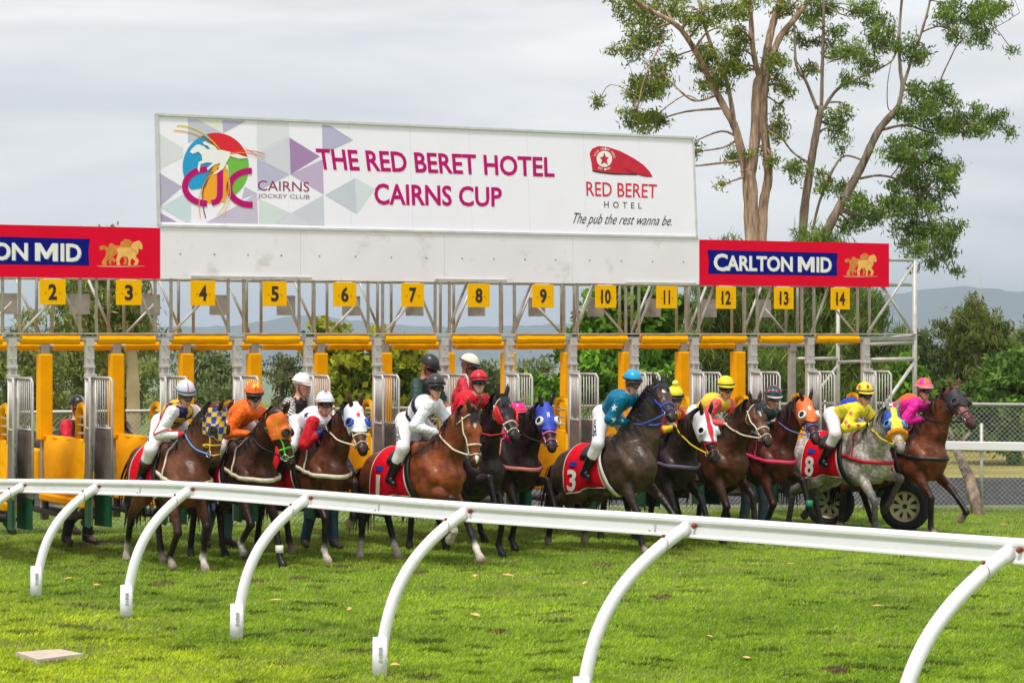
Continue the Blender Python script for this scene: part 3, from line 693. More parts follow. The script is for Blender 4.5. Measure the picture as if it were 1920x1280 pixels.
# ------------------------------------------------------------------ chain-link fence behind the gate
M_WIRE = flat('galvanised wire', (176, 176, 172), 0.5, metal=0.3, var=0.2)
FH = 1.60
def fence_run(FA, FB, label, mesh_step=.075, orail=None):
    fd = unit(FB - FA); FL = float(np.linalg.norm(FB - FA)); ang = math.atan2(fd[1], fd[0])
    fe = empty('chain_link_fence', tuple(FA), ang); tag(fe, label, 'fence', 'chain link fence runs')
    post = MB().tube([(0, 0, -.1), (0, 0, FH + .02)], .028, 10).tube([(0, 0, FH + .01), (0, 0, FH + .05)], [.036, .02], 10)
    pxs = np.arange(0.0, FL, 2.55); p0 = None
    for i, x in enumerate(pxs):
        if p0 is None: p0 = post.build('post', M_GALV, fe, smooth=True); p0.location = (x, 0, 0)
        else: dupe(p0, fe, (x, 0, 0))
    MB().tube([(0, 0, FH), (FL, 0, FH)], .024, 8).build('top_tube', M_GALV, fe, smooth=True)
    wm = MB()
    for k in range(int((FL + FH) / mesh_step)):
        x = k * mesh_step
        for sg in (1, -1):
            if sg > 0: a_, b_ = np.array([x - FH, .006, FH - .02]), np.array([x, .006, .03])
            else: a_, b_ = np.array([x - FH, -.006, .03]), np.array([x, -.006, FH - .02])
            lo, hi = max(0, (0 - a_[0]) / FH), min(1, (FL - a_[0]) / FH)
            if hi <= lo: continue
            wm.tube([a_ + (b_ - a_) * lo, a_ + (b_ - a_) * hi], .0034, 3, caps=False)
    o = wm.build('wire_mesh', M_WIRE, fe); o['kind'] = 'stuff'
    if orail:
        MB().tube([(1.75, -.02, -.05), (1.75, -.02, 1.32)], .026, 8).build('stay_post', M_GALV, fe, smooth=True)
        orl = empty('outer_rail', tuple(FA), ang); tag(orl, orail, 'rail')
        for a_ in np.arange(0, FL, 3.9):
            b_ = min(a_ + 3.89, FL)
            MB().box(((a_ + b_) / 2, -.075, .985), X1, Y1, Z1, (b_ - a_) / 2, .025, .066).build('rail_length', M_PVC, orl, bevel=.012)
        for x in pxs: MB().box((x, -.042, .985), X1, Y1, Z1, .03, .014, .03).build('bracket', M_GALVD, orl)
fence_run(np.array([-12.0, 30.3, 0]), np.array([5.3, 36.9, 0]), 'silver chain link fence running behind the starting stalls')
fence_run(np.array([5.3, 36.9, 0]), np.array([15.0, 33.6, 0]), 'silver chain link fence beyond the gate end with a white rail on it', orail='flat white outer rail fixed along the chain link fence')
# concrete cover slab in the grass
M_CONC = flat('concrete', (196, 180, 160), 0.85, var=0.12, vscale=12, bump=0.3)
q = [on_ground(*p) for p in ((30, 1232), (112, 1226), (156, 1235), (70, 1246))]; c_ = sum(q) / 4
m_ = MB(); V = [p - c_ + Zv * .045 for p in q] + [(p - c_) * 1.02 - Zv * .05 for p in q]
m_.add(V, [(0, 1, 2, 3), (4, 5, 1, 0), (5, 6, 2, 1), (6, 7, 3, 2), (7, 4, 0, 3)])
s_ = m_.build('cover_slab', M_CONC); s_.location = tuple(c_); tag(s_, 'small flat concrete cover slab set into the grass', 'slab')
# ------------------------------------------------------------------ trees
def leaf_material(key, c_dark, c_light, rough=0.55):
    m = bpy.data.materials.new(key); m.use_nodes = True; t = m.node_tree; L = t.links; p = t.nodes['Principled BSDF']
    p.inputs['Roughness'].default_value = rough; p.inputs['Specular IOR Level'].default_value = 0.12
    a = t.nodes.new('ShaderNodeAttribute'); a.attribute_name = 'Col'
    L.new(a.outputs['Color'], p.inputs['Base Color'])
    tr = t.nodes.new('ShaderNodeBsdfTranslucent'); L.new(a.outputs['Color'], tr.inputs['Color'])
    mx = t.nodes.new('ShaderNodeMixShader'); mx.inputs[0].default_value = 0.28
    L.new(p.outputs[0], mx.inputs[1]); L.new(tr.outputs[0], mx.inputs[2]); L.new(mx.outputs[0], t.nodes['Material Output'].inputs[0])
    return m
M_LEAF = leaf_material('leaf', None, None)
def streaky_bark(key, c1, c2, c3):
    m = bpy.data.materials.new(key); m.use_nodes = True; t = m.node_tree; L = t.links; p = t.nodes['Principled BSDF']
    p.inputs['Roughness'].default_value = .85; p.inputs['Specular IOR Level'].default_value = .1
    tc = t.nodes.new('ShaderNodeTexCoord'); mp_ = t.nodes.new('ShaderNodeMapping'); mp_.inputs['Scale'].default_value = (5, 5, .7); L.new(tc.outputs['Object'], mp_.inputs[0])
    n = t.nodes.new('ShaderNodeTexNoise'); n.inputs['Scale'].default_value = 1.6; n.inputs['Detail'].default_value = 8; n.inputs['Roughness'].default_value = .7; L.new(mp_.outputs[0], n.inputs['Vector'])
    r = t.nodes.new('ShaderNodeValToRGB'); e = r.color_ramp.elements; e[0].position = .36; e[0].color = (*C(*c1), 1); e[1].position = .66; e[1].color = (*C(*c3), 1); q = e.new(.5); q.color = (*C(*c2), 1)
    L.new(n.outputs['Fac'], r.inputs[0]); L.new(r.outputs[0], p.inputs['Base Color'])
    b = t.nodes.new('ShaderNodeBump'); b.inputs['Strength'].default_value = .8; b.inputs['Distance'].default_value = .04; L.new(n.outputs['Fac'], b.inputs['Height']); L.new(b.outputs[0], p.inputs['Normal'])
    return m
M_BARKE = streaky_bark('peeling eucalypt bark', (104, 84, 72), (176, 146, 122), (220, 192, 166))
M_BARKG = streaky_bark('grey streaked bark', (92, 80, 70), (146, 128, 110), (186, 168, 150))
M_BARKP = flat('pale smooth bark', (206, 186, 146), 0.8, var=0.2, vscale=2, bump=0.3, bscale=8, dirt=(C(140, 120, 90), 0.6), dscale=1.5)
def leaf_cloud(centers, radii, counts, length, width, col_a, col_b, droop=0.5, sub=0.0, bright_var=0.28):
    """many leaf-shaped faces spread through clumps; each clump is itself made of small sprays"""
    VV = []; CC = []
    for c, r, n in zip(centers, radii, counts):
        n = max(int(n), 6); ns = max(n // 22, 2)
        d = RNG.normal(size=(ns, 3)); d /= np.linalg.norm(d, axis=1)[:, None]
        sp = np.asarray(c) + d * (RNG.random((ns, 1)) ** .45) * np.asarray(r)
        which = RNG.integers(0, ns, n)
        spray = max(.36 * float(np.mean(r)), .16)
        p = sp[which] + RNG.normal(size=(n, 3)) * spray * np.array([.55, .55, .42])
        ax = RNG.normal(size=(n, 3)); ax[:, 2] -= droop * 1.6; ax /= np.linalg.norm(ax, axis=1)[:, None]
        sd_ = np.cross(ax, RNG.normal(size=(n, 3))); sd_ /= np.linalg.norm(sd_, axis=1)[:, None] + 1e-9
        l = length * RNG.uniform(.6, 1.3, (n, 1)); w_ = width * RNG.uniform(.7, 1.3, (n, 1))
        VV.append(np.stack([p - ax * l / 2, p + sd_ * w_ / 2, p + ax * l / 2, p - sd_ * w_ / 2], 1))
        f = np.clip(RNG.normal(.5, .22, (ns, 1))[which] + RNG.normal(0, .12, (n, 1)), 0, 1)
        cc = np.asarray(col_a) * (1 - f) + np.asarray(col_b) * f
        cc = cc * (1 + RNG.normal(0, bright_var * .4, (n, 1)))
        CC.append(np.repeat(np.clip(cc, .003, 1)[:, None, :], 4, 1))
    V = np.concatenate(VV).reshape(-1, 3); cols = np.concatenate(CC).reshape(-1, 3)
    return V, np.arange(len(V)).reshape(-1, 4), cols
def limb_path(pts, n=4): return smooth_path(pts, n)

def tree(name, label, limbs, clumps, bark, leaf, dens, group=None, twigs=True):
    """limbs: list of (points, r0, r1); clumps: (centre, radius3); leaf: (length, width, col a, col b, droop)"""
    base = np.asarray(limbs[0][0][0]); e_ = empty(name, tuple(base)); tag(e_, label, 'tree', group)
    m = MB(); ends = []
    for pts, r0, r1 in limbs:
        pp = smooth_path([np.asarray(p) - base for p in pts], 5); k = len(pp)
        rr = [r0 + (r1 - r0) * i / (k - 1) for i in range(k)]
        rr = [r * (1 + .07 * math.sin(i * 2.3 + r0 * 50)) for i, r in enumerate(rr)]
        if name == 'eucalyptus_tree': rr = [r * .80 for r in rr]
        m.tube(pp, rr, 9 if r0 > .08 else 6); ends += [(p + base, r) for p, r in zip(pp[::2], rr[::2])]
    if twigs:
        E_ = np.array([p for p, _ in ends])
        for c, r in clumps:
            c = np.asarray(c); j = int(np.argmin(np.linalg.norm(E_ - c, axis=1) + (E_[:, 2] > c[2] + .3) * .6))
            a = E_[j]; mid = (a + c) / 2 + RNG.normal(size=3) * .12 * np.linalg.norm(c - a) + Zv * .1
            pp = smooth_path([a - base, mid - base, c - base], 4); m.tube(pp, list(np.linspace(min(.035, ends[j][1] * .6), .012, len(pp))), 5)
            for _ in range(3):
                q = c + RNG.normal(size=3) * np.asarray(r) * .55; m.tube([c - base, (c + q) / 2 - base + RNG.normal(size=3) * .05, q - base], [.014, .010, .005], 4)
    m.build('trunk', bark, e_, smooth=True)
    cs = [np.asarray(c) - base for c, _ in clumps]; rs = [r for _, r in clumps]
    cnt = [dens * 7.5 * (r[0] * r[2]) + 25 for _, r in clumps]
    V, F, cols = leaf_cloud(cs, rs, cnt, leaf[0], leaf[1], leaf[2], leaf[3], leaf[4])
    np_mesh('crown', V, F, M_LEAF, e_, smooth=False, cols=cols)
    return e_
YT = 57.0; ST = FPX / YT
def tp(pts, y=YT, jit=0.0): return [at_depth(p[0], p[1], y + (p[2] if len(p) > 2 else 0)) for p in pts]
def clp(lst, y=YT):
    out = []
    for cx_, cy_, rx, ry in lst:
        out.append((at_depth(cx_, cy_, y + RNG.uniform(-.8, .8)), (rx / ST * 1.0, max(rx, ry) / ST * .9, ry / ST * 1.0)))
        for _ in range(2):                      # thinner sprays trailing off each clump
            out.append((at_depth(cx_ + RNG.normal() * rx * 1.0, cy_ + RNG.normal() * ry * .9 + 4, y + RNG.uniform(-1, 1)), (rx / ST * .42, rx / ST * .42, ry / ST * .42)))
    return out
LIME = (0.20, 0.30, 0.035)
EUC = (.14, .034, (0.06, 0.105, 0.018), (0.30, 0.42, 0.07), .7)
EUCY = (.14, .034, (0.075, 0.11, 0.018), (0.38, 0.45, 0.07), .7)
tree('eucalyptus_tree', 'tall eucalyptus with twin peeling trunks rising behind the billboard corner',
     [(tp([(1422, 845), (1417, 650), (1413, 540), (1411, 450), (1406, 345), (1400, 317)]), .27, .20),
      (tp([(1400, 330), (1380, 244), (1359, 203), (1331, 150), (1302, 93, -.5), (1270, 49, -.8), (1221, 20, -1), (1160, -20, -1)]), .13, .05),
      (tp([(1376, 225), (1363, 154, .3), (1343, 110, .5), (1319, 41, .6), (1305, -30, .6)]), .075, .04),
      (tp([(1404, 345), (1416, 260), (1420, 162), (1432, 134), (1441, 81), (1453, 32), (1475, -30)]), .17, .09),
      (tp([(1428, 470), (1432, 382), (1441, 325), (1432, 227), (1434, 162), (1441, 130), (1461, 73), (1489, 37), (1530, -20)]), .15, .08),
      (tp([(1424, 145), (1412, 93), (1406, 0), (1400, -40)]), .09, .06),
      (tp([(1343, 179), (1302, 189, -.4), (1266, 162, -.6), (1240, 134, -.6)]), .04, .02),
      (tp([(1250, 60, -1), (1225, 110, -1.1), (1205, 160, -1.1), (1195, 210, -1.1)]), .03, .012)],
     clp([(1190, 20, 40, 30), (1215, 60, 45, 32), (1190, 90, 28, 26), (1225, 155, 36, 34), (1195, 165, 24, 30), (1185, 222, 32, 26), (1225, 228, 28, 24), (1298, 285, 14, 20),
          (1330, 110, 32, 28), (1365, 130, 30, 34), (1335, 165, 30, 22), (1375, 95, 22, 24), (1373, 296, 17, 20), (1340, 20, 42, 22), (1400, 12, 26, 18), (1455, 120, 22, 28), (1470, 165, 20, 20),
          (1462, 238, 18, 26), (1250, 15, 40, 20), (1300, 35, 28, 18), (1480, 15, 30, 20), (1446, 300, 12, 14), (1380, 60, 20, 14)]),
     M_BARKE, EUCY, 560, 'eucalyptus trees beyond the fence')
tree('eucalyptus_tree', 'slender eucalyptus with one upright grey trunk beside the twin trunked one',
     [(tp([(1498, 845), (1503, 640), (1506, 427), (1518, 325), (1530, 252), (1540, 199)]), .15, .10),
      (tp([(1540, 204), (1542, 122), (1544, 41), (1547, -30)]), .06, .04),
      (tp([(1532, 205), (1510, 150), (1493, 122), (1489, 49), (1480, 0)]), .055, .03),
      (tp([(1544, 205), (1571, 167), (1619, 142), (1668, 118), (1682, 95)]), .06, .018),
      (tp([(1514, 305), (1485, 284), (1461, 252), (1441, 236)]), .04, .018),
      (tp([(1524, 430), (1538, 374), (1567, 309), (1587, 292), (1618, 301)]), .045, .03)],
     clp([(1590, 95, 34, 22), (1625, 115, 30, 26), (1645, 45, 30, 34), (1620, 15, 32, 18), (1570, 222, 25, 22), (1492, 318, 16, 22), (1546, 345, 18, 20), (1530, 25, 30, 22), (1565, 60, 22, 18), (1592, 150, 26, 12),
          (1500, 75, 18, 18), (1570, 250, 18, 16), (1555, 10, 26, 16), (1660, 85, 22, 16), (1520, 130, 16, 14)]),
     M_BARKG, EUC, 500, 'eucalyptus trees beyond the fence')
tree('eucalyptus_tree', 'leaning eucalyptus with drooping crown above the right sponsor board',
     [(tp([(1470, 845), (1510, 540), (1554, 427), (1587, 366), (1619, 305), (1648, 244), (1684, 203)]), .16, .10),
      (tp([(1684, 203), (1692, 162), (1688, 130), (1686, 61), (1694, -30)]), .075, .035),
      (tp([(1692, 165), (1709, 114), (1729, 57), (1742, 10), (1748, -30)]), .05, .03),
      (tp([(1762, 154), (1778, 118), (1806, 73), (1871, 49), (1912, 24)]), .026, .010),
      (tp([(1729, 60), (1765, 50), (1806, 73)]), .03, .02),
      (tp([(1612, 335), (1648, 329), (1684, 337), (1720, 360), (1745, 420)]), .045, .02),
      (tp([(1684, 206), (1666, 205), (1664, 160), (1672, 112)]), .022, .01),
      (tp([(1650, 245), (1700, 235), (1760, 250), (1850, 225)]), .05, .016)],
     clp([(1705, 88, 25, 20), (1790, 25, 40, 28), (1840, 35, 36, 34), (1870, 10, 30, 18), (1735, 185, 40, 28), (1770, 175, 28, 22), (1710, 215, 32, 22), (1760, 225, 46, 30), (1800, 235, 40, 26), (1860, 220, 32, 24), (1835, 245, 28, 18),
          (1685, 285, 44, 26), (1720, 265, 40, 24), (1730, 315, 46, 28), (1770, 330, 30, 24), (1700, 345, 40, 22), (1680, 385, 36, 26), (1735, 385, 46, 28), (1610, 385, 24, 22), (1606, 420, 26, 22), (1640, 410, 20, 22),
          (1700, 425, 34, 24), (1745, 435, 46, 30), (1780, 460, 26, 30), (1720, 470, 30, 20), (1585, 355, 20, 20), (1755, 490, 20, 14), (1830, 75, 30, 16), (1725, 110, 16, 14)]),
     M_BARKG, (.14, .034, (0.055, 0.10, 0.018), (0.28, 0.42, 0.07), .7), 560, 'eucalyptus trees beyond the fence')

def bushy(name, label, cx_, top, x0, x1, Y, kind, dens=None, bot=None, seed=0, trunk=None, group='trees and shrubs beyond the fence', ncl=26):
    """a rounded or weeping tree: clumps spread over an uneven egg-shaped volume"""
    rg = np.random.default_rng(seed); s = FPX / Y
    gy = HY + EYE * s; bot = bot or gy - 14
    cen = np.array([(cx_ - CX) / s, Y, EYE + (HY - (top + bot) / 2) / s]); rx = (x1 - x0) / 2 / s; rz = (bot - top) / 2 / s; ry = rx * .75
    clumps = []
    k = 0
    while len(clumps) < ncl and k < 600:
        k += 1
        d = rg.normal(size=3); d /= np.linalg.norm(d); q = rg.random() ** .38
        c = cen + d * q * np.array([rx * .88, ry * .88, rz * .90]) + np.array([(x0 + x1) / 2 - cx_, 0, 0]) / s * .8
        f = .20 + .16 * rg.random(); clumps.append((c, (rx * f + .12, ry * f + .12, rz * f * .8 + .1)))
    base = np.array([(cx_ - CX) / s, Y, -.02]); limbs = [([base, base + [.05, 0, (EYE + (HY - bot) / s) * .5 + .3], cen + [0, 0, rz * .25]], .10 + .03 * rz, .04)]
    if trunk: limbs = trunk
    for j in range(5):
        c = clumps[j * 3 % len(clumps)][0]; a = base + (cen - base) * (.35 + .1 * j); limbs.append(([a, (a + c) / 2 + [0, 0, .15], c], .045, .015))
    pal = dict(olive=(.17, .042, (0.09, 0.125, 0.03), (0.40, 0.45, 0.12), .9), dark=(.18, .08, (0.05, 0.10, 0.02), (0.22, 0.37, 0.065), .3),
               green=(.20, .11, (0.045, 0.11, 0.010), (0.24, 0.46, 0.035), .35), yellow=(.19, .12, (0.08, 0.12, 0.012), (0.52, 0.54, 0.04), .35),
               grey=(.17, .055, (0.08, 0.12, 0.045), (0.34, 0.40, 0.16), .6), wispy=(.34, .024, (0.06, 0.095, 0.02), (0.27, 0.37, 0.07), 1.1),
               pale=(.15, .05, (0.07, 0.085, 0.03), (0.24, 0.25, 0.10), .5))[kind]
    dn = dens or dict(olive=260, dark=210, green=150, yellow=150, grey=270, wispy=400, pale=250)[kind]
    for c, r in clumps: pass
    return tree(name, label, limbs, clumps, M_BARKP if kind in ('olive',) else M_BARKG, pal, dn, group, twigs=(kind in ('olive', 'grey', 'pale')))
s52 = FPX / 52.0
ptr_ = [at_depth(252, 640 + 150, 52) * [1, 1, 0] - [0, 0, .02], at_depth(250, 780, 52), at_depth(247, 680, 52), at_depth(236, 600, 52), at_depth(205, 540, 52), at_depth(190, 500, 52)]
bushy('weeping_tree', 'weeping olive tree with thick pale trunk behind stalls two and three', 175, 448, 75, 320, 52, 'olive', bot=700, seed=1, ncl=34, trunk=[(ptr_, .17, .07), ([ptr_[3], at_depth(255, 575, 52), at_depth(285, 545, 52)], .06, .03)])
bushy('leafy_tree', 'dark green tree behind stalls one and two at the gate end', 25, 590, -90, 130, 58, 'olive', seed=2)
bushy('leafy_tree', 'dark spreading tree low behind the pale trunked weeping tree', 205, 620, 60, 330, 60, 'olive', seed=3, ncl=40, dens=220)
bushy('leafy_tree', 'bushy green tree showing behind stall four', 385, 640, 310, 450, 58, 'grey', seed=4)
bushy('leafy_tree', 'dense dark bush behind the jockey in white and navy', 370, 690, 290, 470, 50, 'grey', seed=5)
bushy('scrub_bush', 'dry pale scrub bush behind the orange jockey', 530, 672, 470, 600, 62, 'pale', seed=6, ncl=16, dens=200)
bushy('broadleaf_shrub', 'yellow green broadleaf shrub behind stall six', 650, 585, 575, 730, 44, 'yellow', seed=7, ncl=34)
bushy('broadleaf_shrub', 'spreading yellow green shrub behind stall seven', 745, 630, 660, 815, 45, 'yellow', seed=8, ncl=34)
bushy('leafy_tree', 'small grey green tree behind the red jockey', 915, 672, 865, 965, 60, 'grey', seed=9, ncl=18)
bushy('leafy_tree', 'thin crowned grey tree behind stall nine', 1005, 645, 955, 1065, 60, 'grey', seed=10, ncl=16, dens=190)
bushy('leafy_tree', 'bright green bush behind the pink capped jockey', 1035, 700, 965, 1100, 50, 'green', seed=11)
bushy('leafy_tree', 'big vivid green tree behind stalls ten and eleven', 1170, 500, 1060, 1310, 50, 'green', seed=12, ncl=46)
bushy('leafy_tree', 'low vivid green tree behind the teal jockey', 1120, 640, 1040, 1230, 47, 'green', seed=13)
bushy('casuarina_tree', 'feathery olive casuarina behind stall twelve', 1350, 470, 1270, 1450, 54, 'wispy', seed=14, ncl=34)
bushy('casuarina_tree', 'feathery olive casuarina topping the right sponsor board', 1530, 424, 1440, 1625, 55, 'wispy', seed=15, ncl=40)
bushy('casuarina_tree', 'feathery casuarina behind the end frame of the gate', 1630, 540, 1550, 1700, 53, 'wispy', seed=16, ncl=30)
bushy('casuarina_tree', 'low feathery casuarina behind stall thirteen', 1440, 640, 1360, 1560, 50, 'wispy', seed=17, ncl=28)
bushy('leafy_tree', 'bright green sapling behind the pink jockey', 1700, 660, 1655, 1750, 48, 'green', seed=18, ncl=18)
bushy('leafy_tree', 'slim grey green tree left of the round crowned ones', 1715, 565, 1670, 1765, 60, 'grey', seed=19, ncl=22)
bushy('leafy_tree', 'round crowned grey green tree under the blue mountain', 1830, 556, 1748, 1905, 60, 'olive', seed=20, ncl=42)
bushy('leafy_tree', 'dark spreading tree beside the fence end', 1900, 655, 1790, 2010, 50, 'dark', seed=21, ncl=46, dens=280)
bushy('leafy_tree', 'distant grey tree past the round crowned one', 1930, 580, 1880, 1990, 66, 'grey', seed=22)
bushy('leafy_tree', 'low dark shrub under the round crowned tree', 1790, 700, 1735, 1880, 56, 'dark', seed=23)
# leaning dead log behind the fence
lg = [at_depth(1796, 872, 36.0), at_depth(1812, 925, 35.8), at_depth(1838, 985, 35.6)]; lb = on_ground(1838, 968)
m_ = MB(); d0 = at_depth(1790, 835, 37.0); d1 = at_depth(1838, 990, 35.9); d1[2] = -.05
m_.tube([np.array(d1) - lb, (d0 + d1) / 2 - lb + [.03, 0, .05], d0 - lb], [.10, .085, .06], 9).tube([d0 - lb, d0 - lb + [-.12, .05, .35]], [.05, .02], 7).tube([d0 - lb - [0, 0, .05], d0 - lb + [.25, .05, .2]], [.04, .015], 7)
o = m_.build('dead_tree_trunk', M_BARKG, None, smooth=True); o.location = tuple(lb); tag(o, 'leaning dead forked tree trunk behind the fence', 'log')
# ------------------------------------------------------------------ soft bodies: tapered elliptical limbs blended into one surface
class Prim:
    __slots__ = ('a', 'b', 'rl', 'rs', 'lat', 'k', 'tag')
    def __init__(s, a, b, rl, rs=None, lat=None, k=.03, tag=''):
        s.a, s.b = np.asarray(a, float), np.asarray(b, float)
        s.rl = (rl, rl) if np.isscalar(rl) else rl; rs = s.rl if rs is None else rs
        s.rs = (rs, rs) if np.isscalar(rs) else rs
        s.lat = None if lat is None else unit(lat); s.k = k; s.tag = tag
    def t(s, x, y, z):
        ab = s.b - s.a; L2 = max(ab @ ab, 1e-9)
        return np.clip(((x - s.a[0]) * ab[0] + (y - s.a[1]) * ab[1] + (z - s.a[2]) * ab[2]) / L2, 0, 1)
    def d(s, x, y, z):
        ab = s.b - s.a; t = s.t(x, y, z)
        qx, qy, qz = x - s.a[0] - t * ab[0], y - s.a[1] - t * ab[1], z - s.a[2] - t * ab[2]
        rl = s.rl[0] + (s.rl[1] - s.rl[0]) * t
        if s.lat is None: return np.sqrt(qx * qx + qy * qy + qz * qz) - rl
        rs = s.rs[0] + (s.rs[1] - s.rs[0]) * t
        l = qx * s.lat[0] + qy * s.lat[1] + qz * s.lat[2]; q2 = np.maximum(qx * qx + qy * qy + qz * qz - l * l, 0)
        k0 = np.sqrt((l / rl) ** 2 + q2 / rs ** 2); k1 = np.sqrt((l / rl ** 2) ** 2 + q2 / rs ** 4)
        return np.where(k1 > 1e-6, k0 * (k0 - 1) / np.maximum(k1, 1e-6), -np.minimum(rl, rs))
    def bb(s, m):
        r = max(max(s.rl), max(s.rs)) + m
        return np.minimum(s.a, s.b) - r, np.maximum(s.a, s.b) + r
def smin(a, b, k):
    h = np.clip(.5 + .5 * (b - a) / k, 0, 1); return b + (a - b) * h - k * h * (1 - h)
def field(prims, x, y, z):
    F = None
    for p in prims:
        d = p.d(x, y, z); F = d if F is None else smin(F, d, p.k)
    return F
def snap(prims, P, off, it=7):
    """move points onto the offset surface of the body"""
    P = np.array(P, float); e = .006
    for _ in range(it):
        x, y, z = P.T; d = field(prims, x, y, z)
        g = np.stack([field(prims, x + e, y, z) - field(prims, x - e, y, z), field(prims, x, y + e, z) - field(prims, x, y - e, z), field(prims, x, y, z + e) - field(prims, x, y, z - e)], 1)
        g /= np.linalg.norm(g, axis=1)[:, None] + 1e-9; P = P + g * np.clip(off - d, -.08, .08)[:, None] * .9
    return P
def surface(prims, h, ripple=0.0):
    lo = np.min([p.bb(.05)[0] for p in prims], 0); hi = np.max([p.bb(.05)[1] for p in prims], 0)
    n = np.ceil((hi - lo) / h).astype(int) + 1
    ax = [lo[i] + h * np.arange(n[i]) for i in range(3)]
    F = np.full(n, 1.0, np.float32)
    for p in prims:
        a, b = p.bb(p.k * .6 + 2.5 * h); i0 = np.maximum(((a - lo) / h).astype(int), 0); i1 = np.minimum(np.ceil((b - lo) / h).astype(int) + 1, n)
        sl = tuple(slice(i0[i], i1[i]) for i in range(3))
        x = ax[0][sl[0]][:, None, None]; y = ax[1][sl[1]][None, :, None]; z = ax[2][sl[2]][None, None, :]
        F[sl] = smin(F[sl], p.d(x, y, z), p.k)
    if ripple:
        x = ax[0][:, None, None]; y = ax[1][None, :, None]; z = ax[2][None, None, :]
        F = F + ripple * (np.sin(x * 61 + 9 * np.sin(z * 23) + 5 * np.sin(y * 31)) + .7 * np.sin(z * 83 + 7 * np.sin(x * 29 + y * 37)))
    S = F < 0
    c = np.zeros(tuple(n - 1), np.int8)
    for dx in (0, 1):
        for dy in (0, 1):
            for dz in (0, 1): c += S[dx:n[0] - 1 + dx, dy:n[1] - 1 + dy, dz:n[2] - 1 + dz]
    act = np.argwhere((c > 0) & (c < 8)); ids = np.full(tuple(n - 1), -1, np.int32); ids[tuple(act.T)] = np.arange(len(act))
    cor = np.array([(i, j, k) for i in (0, 1) for j in (0, 1) for k in (0, 1)])
    vals = np.stack([F[tuple((act + q).T)] for q in cor], 1)
    pos = np.zeros((len(act), 3)); cnt = np.zeros(len(act))
    for i in range(8):
        for j in range(i + 1, 8):
            if np.abs(cor[i] - cor[j]).sum() != 1: continue
            m = (vals[:, i] < 0) != (vals[:, j] < 0); t = vals[m, i] / (vals[m, i] - vals[m, j])
            pos[m] += cor[i] + t[:, None] * (cor[j] - cor[i]); cnt[m] += 1
    V = lo + (act + pos / cnt[:, None]) * h
    Q = []
    for axn in range(3):
        o1, o2 = [(1, 2), (2, 0), (0, 1)][axn]
        A = [slice(0, n[i]) for i in range(3)]; B = list(A); A[axn] = slice(0, n[axn] - 1); B[axn] = slice(1, n[axn])
        sa, sb = S[tuple(A)], S[tuple(B)]; e = np.argwhere(sa != sb)
        e = e[(e[:, o1] > 0) & (e[:, o2] > 0) & (e[:, o1] < n[o1] - 1) & (e[:, o2] < n[o2] - 1)]
        inside = sa[tuple(e.T)]
        def cell(d1, d2): q = e.copy(); q[:, o1] -= d1; q[:, o2] -= d2; return ids[tuple(q.T)]
        f = np.stack([cell(1, 1), cell(0, 1), cell(0, 0), cell(1, 0)], 1)
        f[~inside] = f[~inside][:, ::-1]; Q.append(f)
    Q = np.concatenate(Q); Q = Q[(Q >= 0).all(1)]
    # one relaxing pass keeps the surface even
    for _ in range(2):
        acc = np.zeros_like(V); ct = np.zeros(len(V))
        for a_, b_ in ((0, 1), (1, 2), (2, 3), (3, 0)):
            np.add.at(acc, Q[:, a_], V[Q[:, b_]]); np.add.at(ct, Q[:, a_], 1)
        V = V * .5 + .5 * acc / np.maximum(ct, 1)[:, None]
    return V, Q
def paint(prims, V, colour_of, soft=.012):
    """blend the colour of each limb piece by nearness"""
    x, y, z = V.T; W = 0; A = 0; ds = np.stack([p.d(x, y, z) for p in prims], 1); ds -= ds.min(1, keepdims=True)
    w = np.exp(-np.clip(ds / soft, 0, 40)); w /= w.sum(1, keepdims=True)
    cols = np.array([colour_of(p) for p in prims]); return w @ cols
def nearest(prims, V):
    x, y, z = V.T; return np.argmin(np.stack([p.d(x, y, z) for p in prims], 1), 1)
def ik(a, b, l1, l2, bend):
    """middle joint between a and b; 'bend' says which way it points"""
    a, b = np.asarray(a, float), np.asarray(b, float); v = b - a; L = min(np.linalg.norm(v), (l1 + l2) * .995); d = unit(v); b = a + d * L
    x = (l1 * l1 - l2 * l2 + L * L) / (2 * L); h = math.sqrt(max(l1 * l1 - x * x, 0)); n = np.asarray(bend, float); n = unit(n - d * (n @ d))
    return a + d * x + n * h, b
def grid_faces(nu, nv, close=False):
    F = []
    for i in range(nu - 1):
        for j in range(nv if close else nv - 1): F.append((i * nv + j, (i + 1) * nv + j, (i + 1) * nv + (j + 1) % nv, i * nv + (j + 1) % nv))
    return np.array(F)
STAR = [(math.sin(2 * math.pi * i / 10) * (1 if i % 2 == 0 else .42), math.cos(2 * math.pi * i / 10) * (1 if i % 2 == 0 else .42)) for i in range(10)]
DIAMOND = [(0, 1.2), (.85, 0), (0, -1.2), (-.85, 0)]
def decal(name, prims, shape, c, nrm, up, size, m, parent, off=.006):
    """flat mark laid onto the body surface"""
    nrm = unit(nrm); r_ = unit(np.cross(up, nrm)); up = np.cross(nrm, r_); c = np.asarray(c, float)
    P = [c] + [c + (r_ * x + up * y) * size for x, y in shape] + [c + (r_ * x + up * y) * size * .5 for x, y in shape]
    P = snap(prims, P, off, 5); n = len(shape)
    F = [(0, n + 1 + i, n + 1 + (i + 1) % n) for i in range(n)] + [(n + 1 + i, 1 + i, 1 + (i + 1) % n, n + 1 + (i + 1) % n) for i in range(n)]
    return polymesh(name, P, F, m, parent)
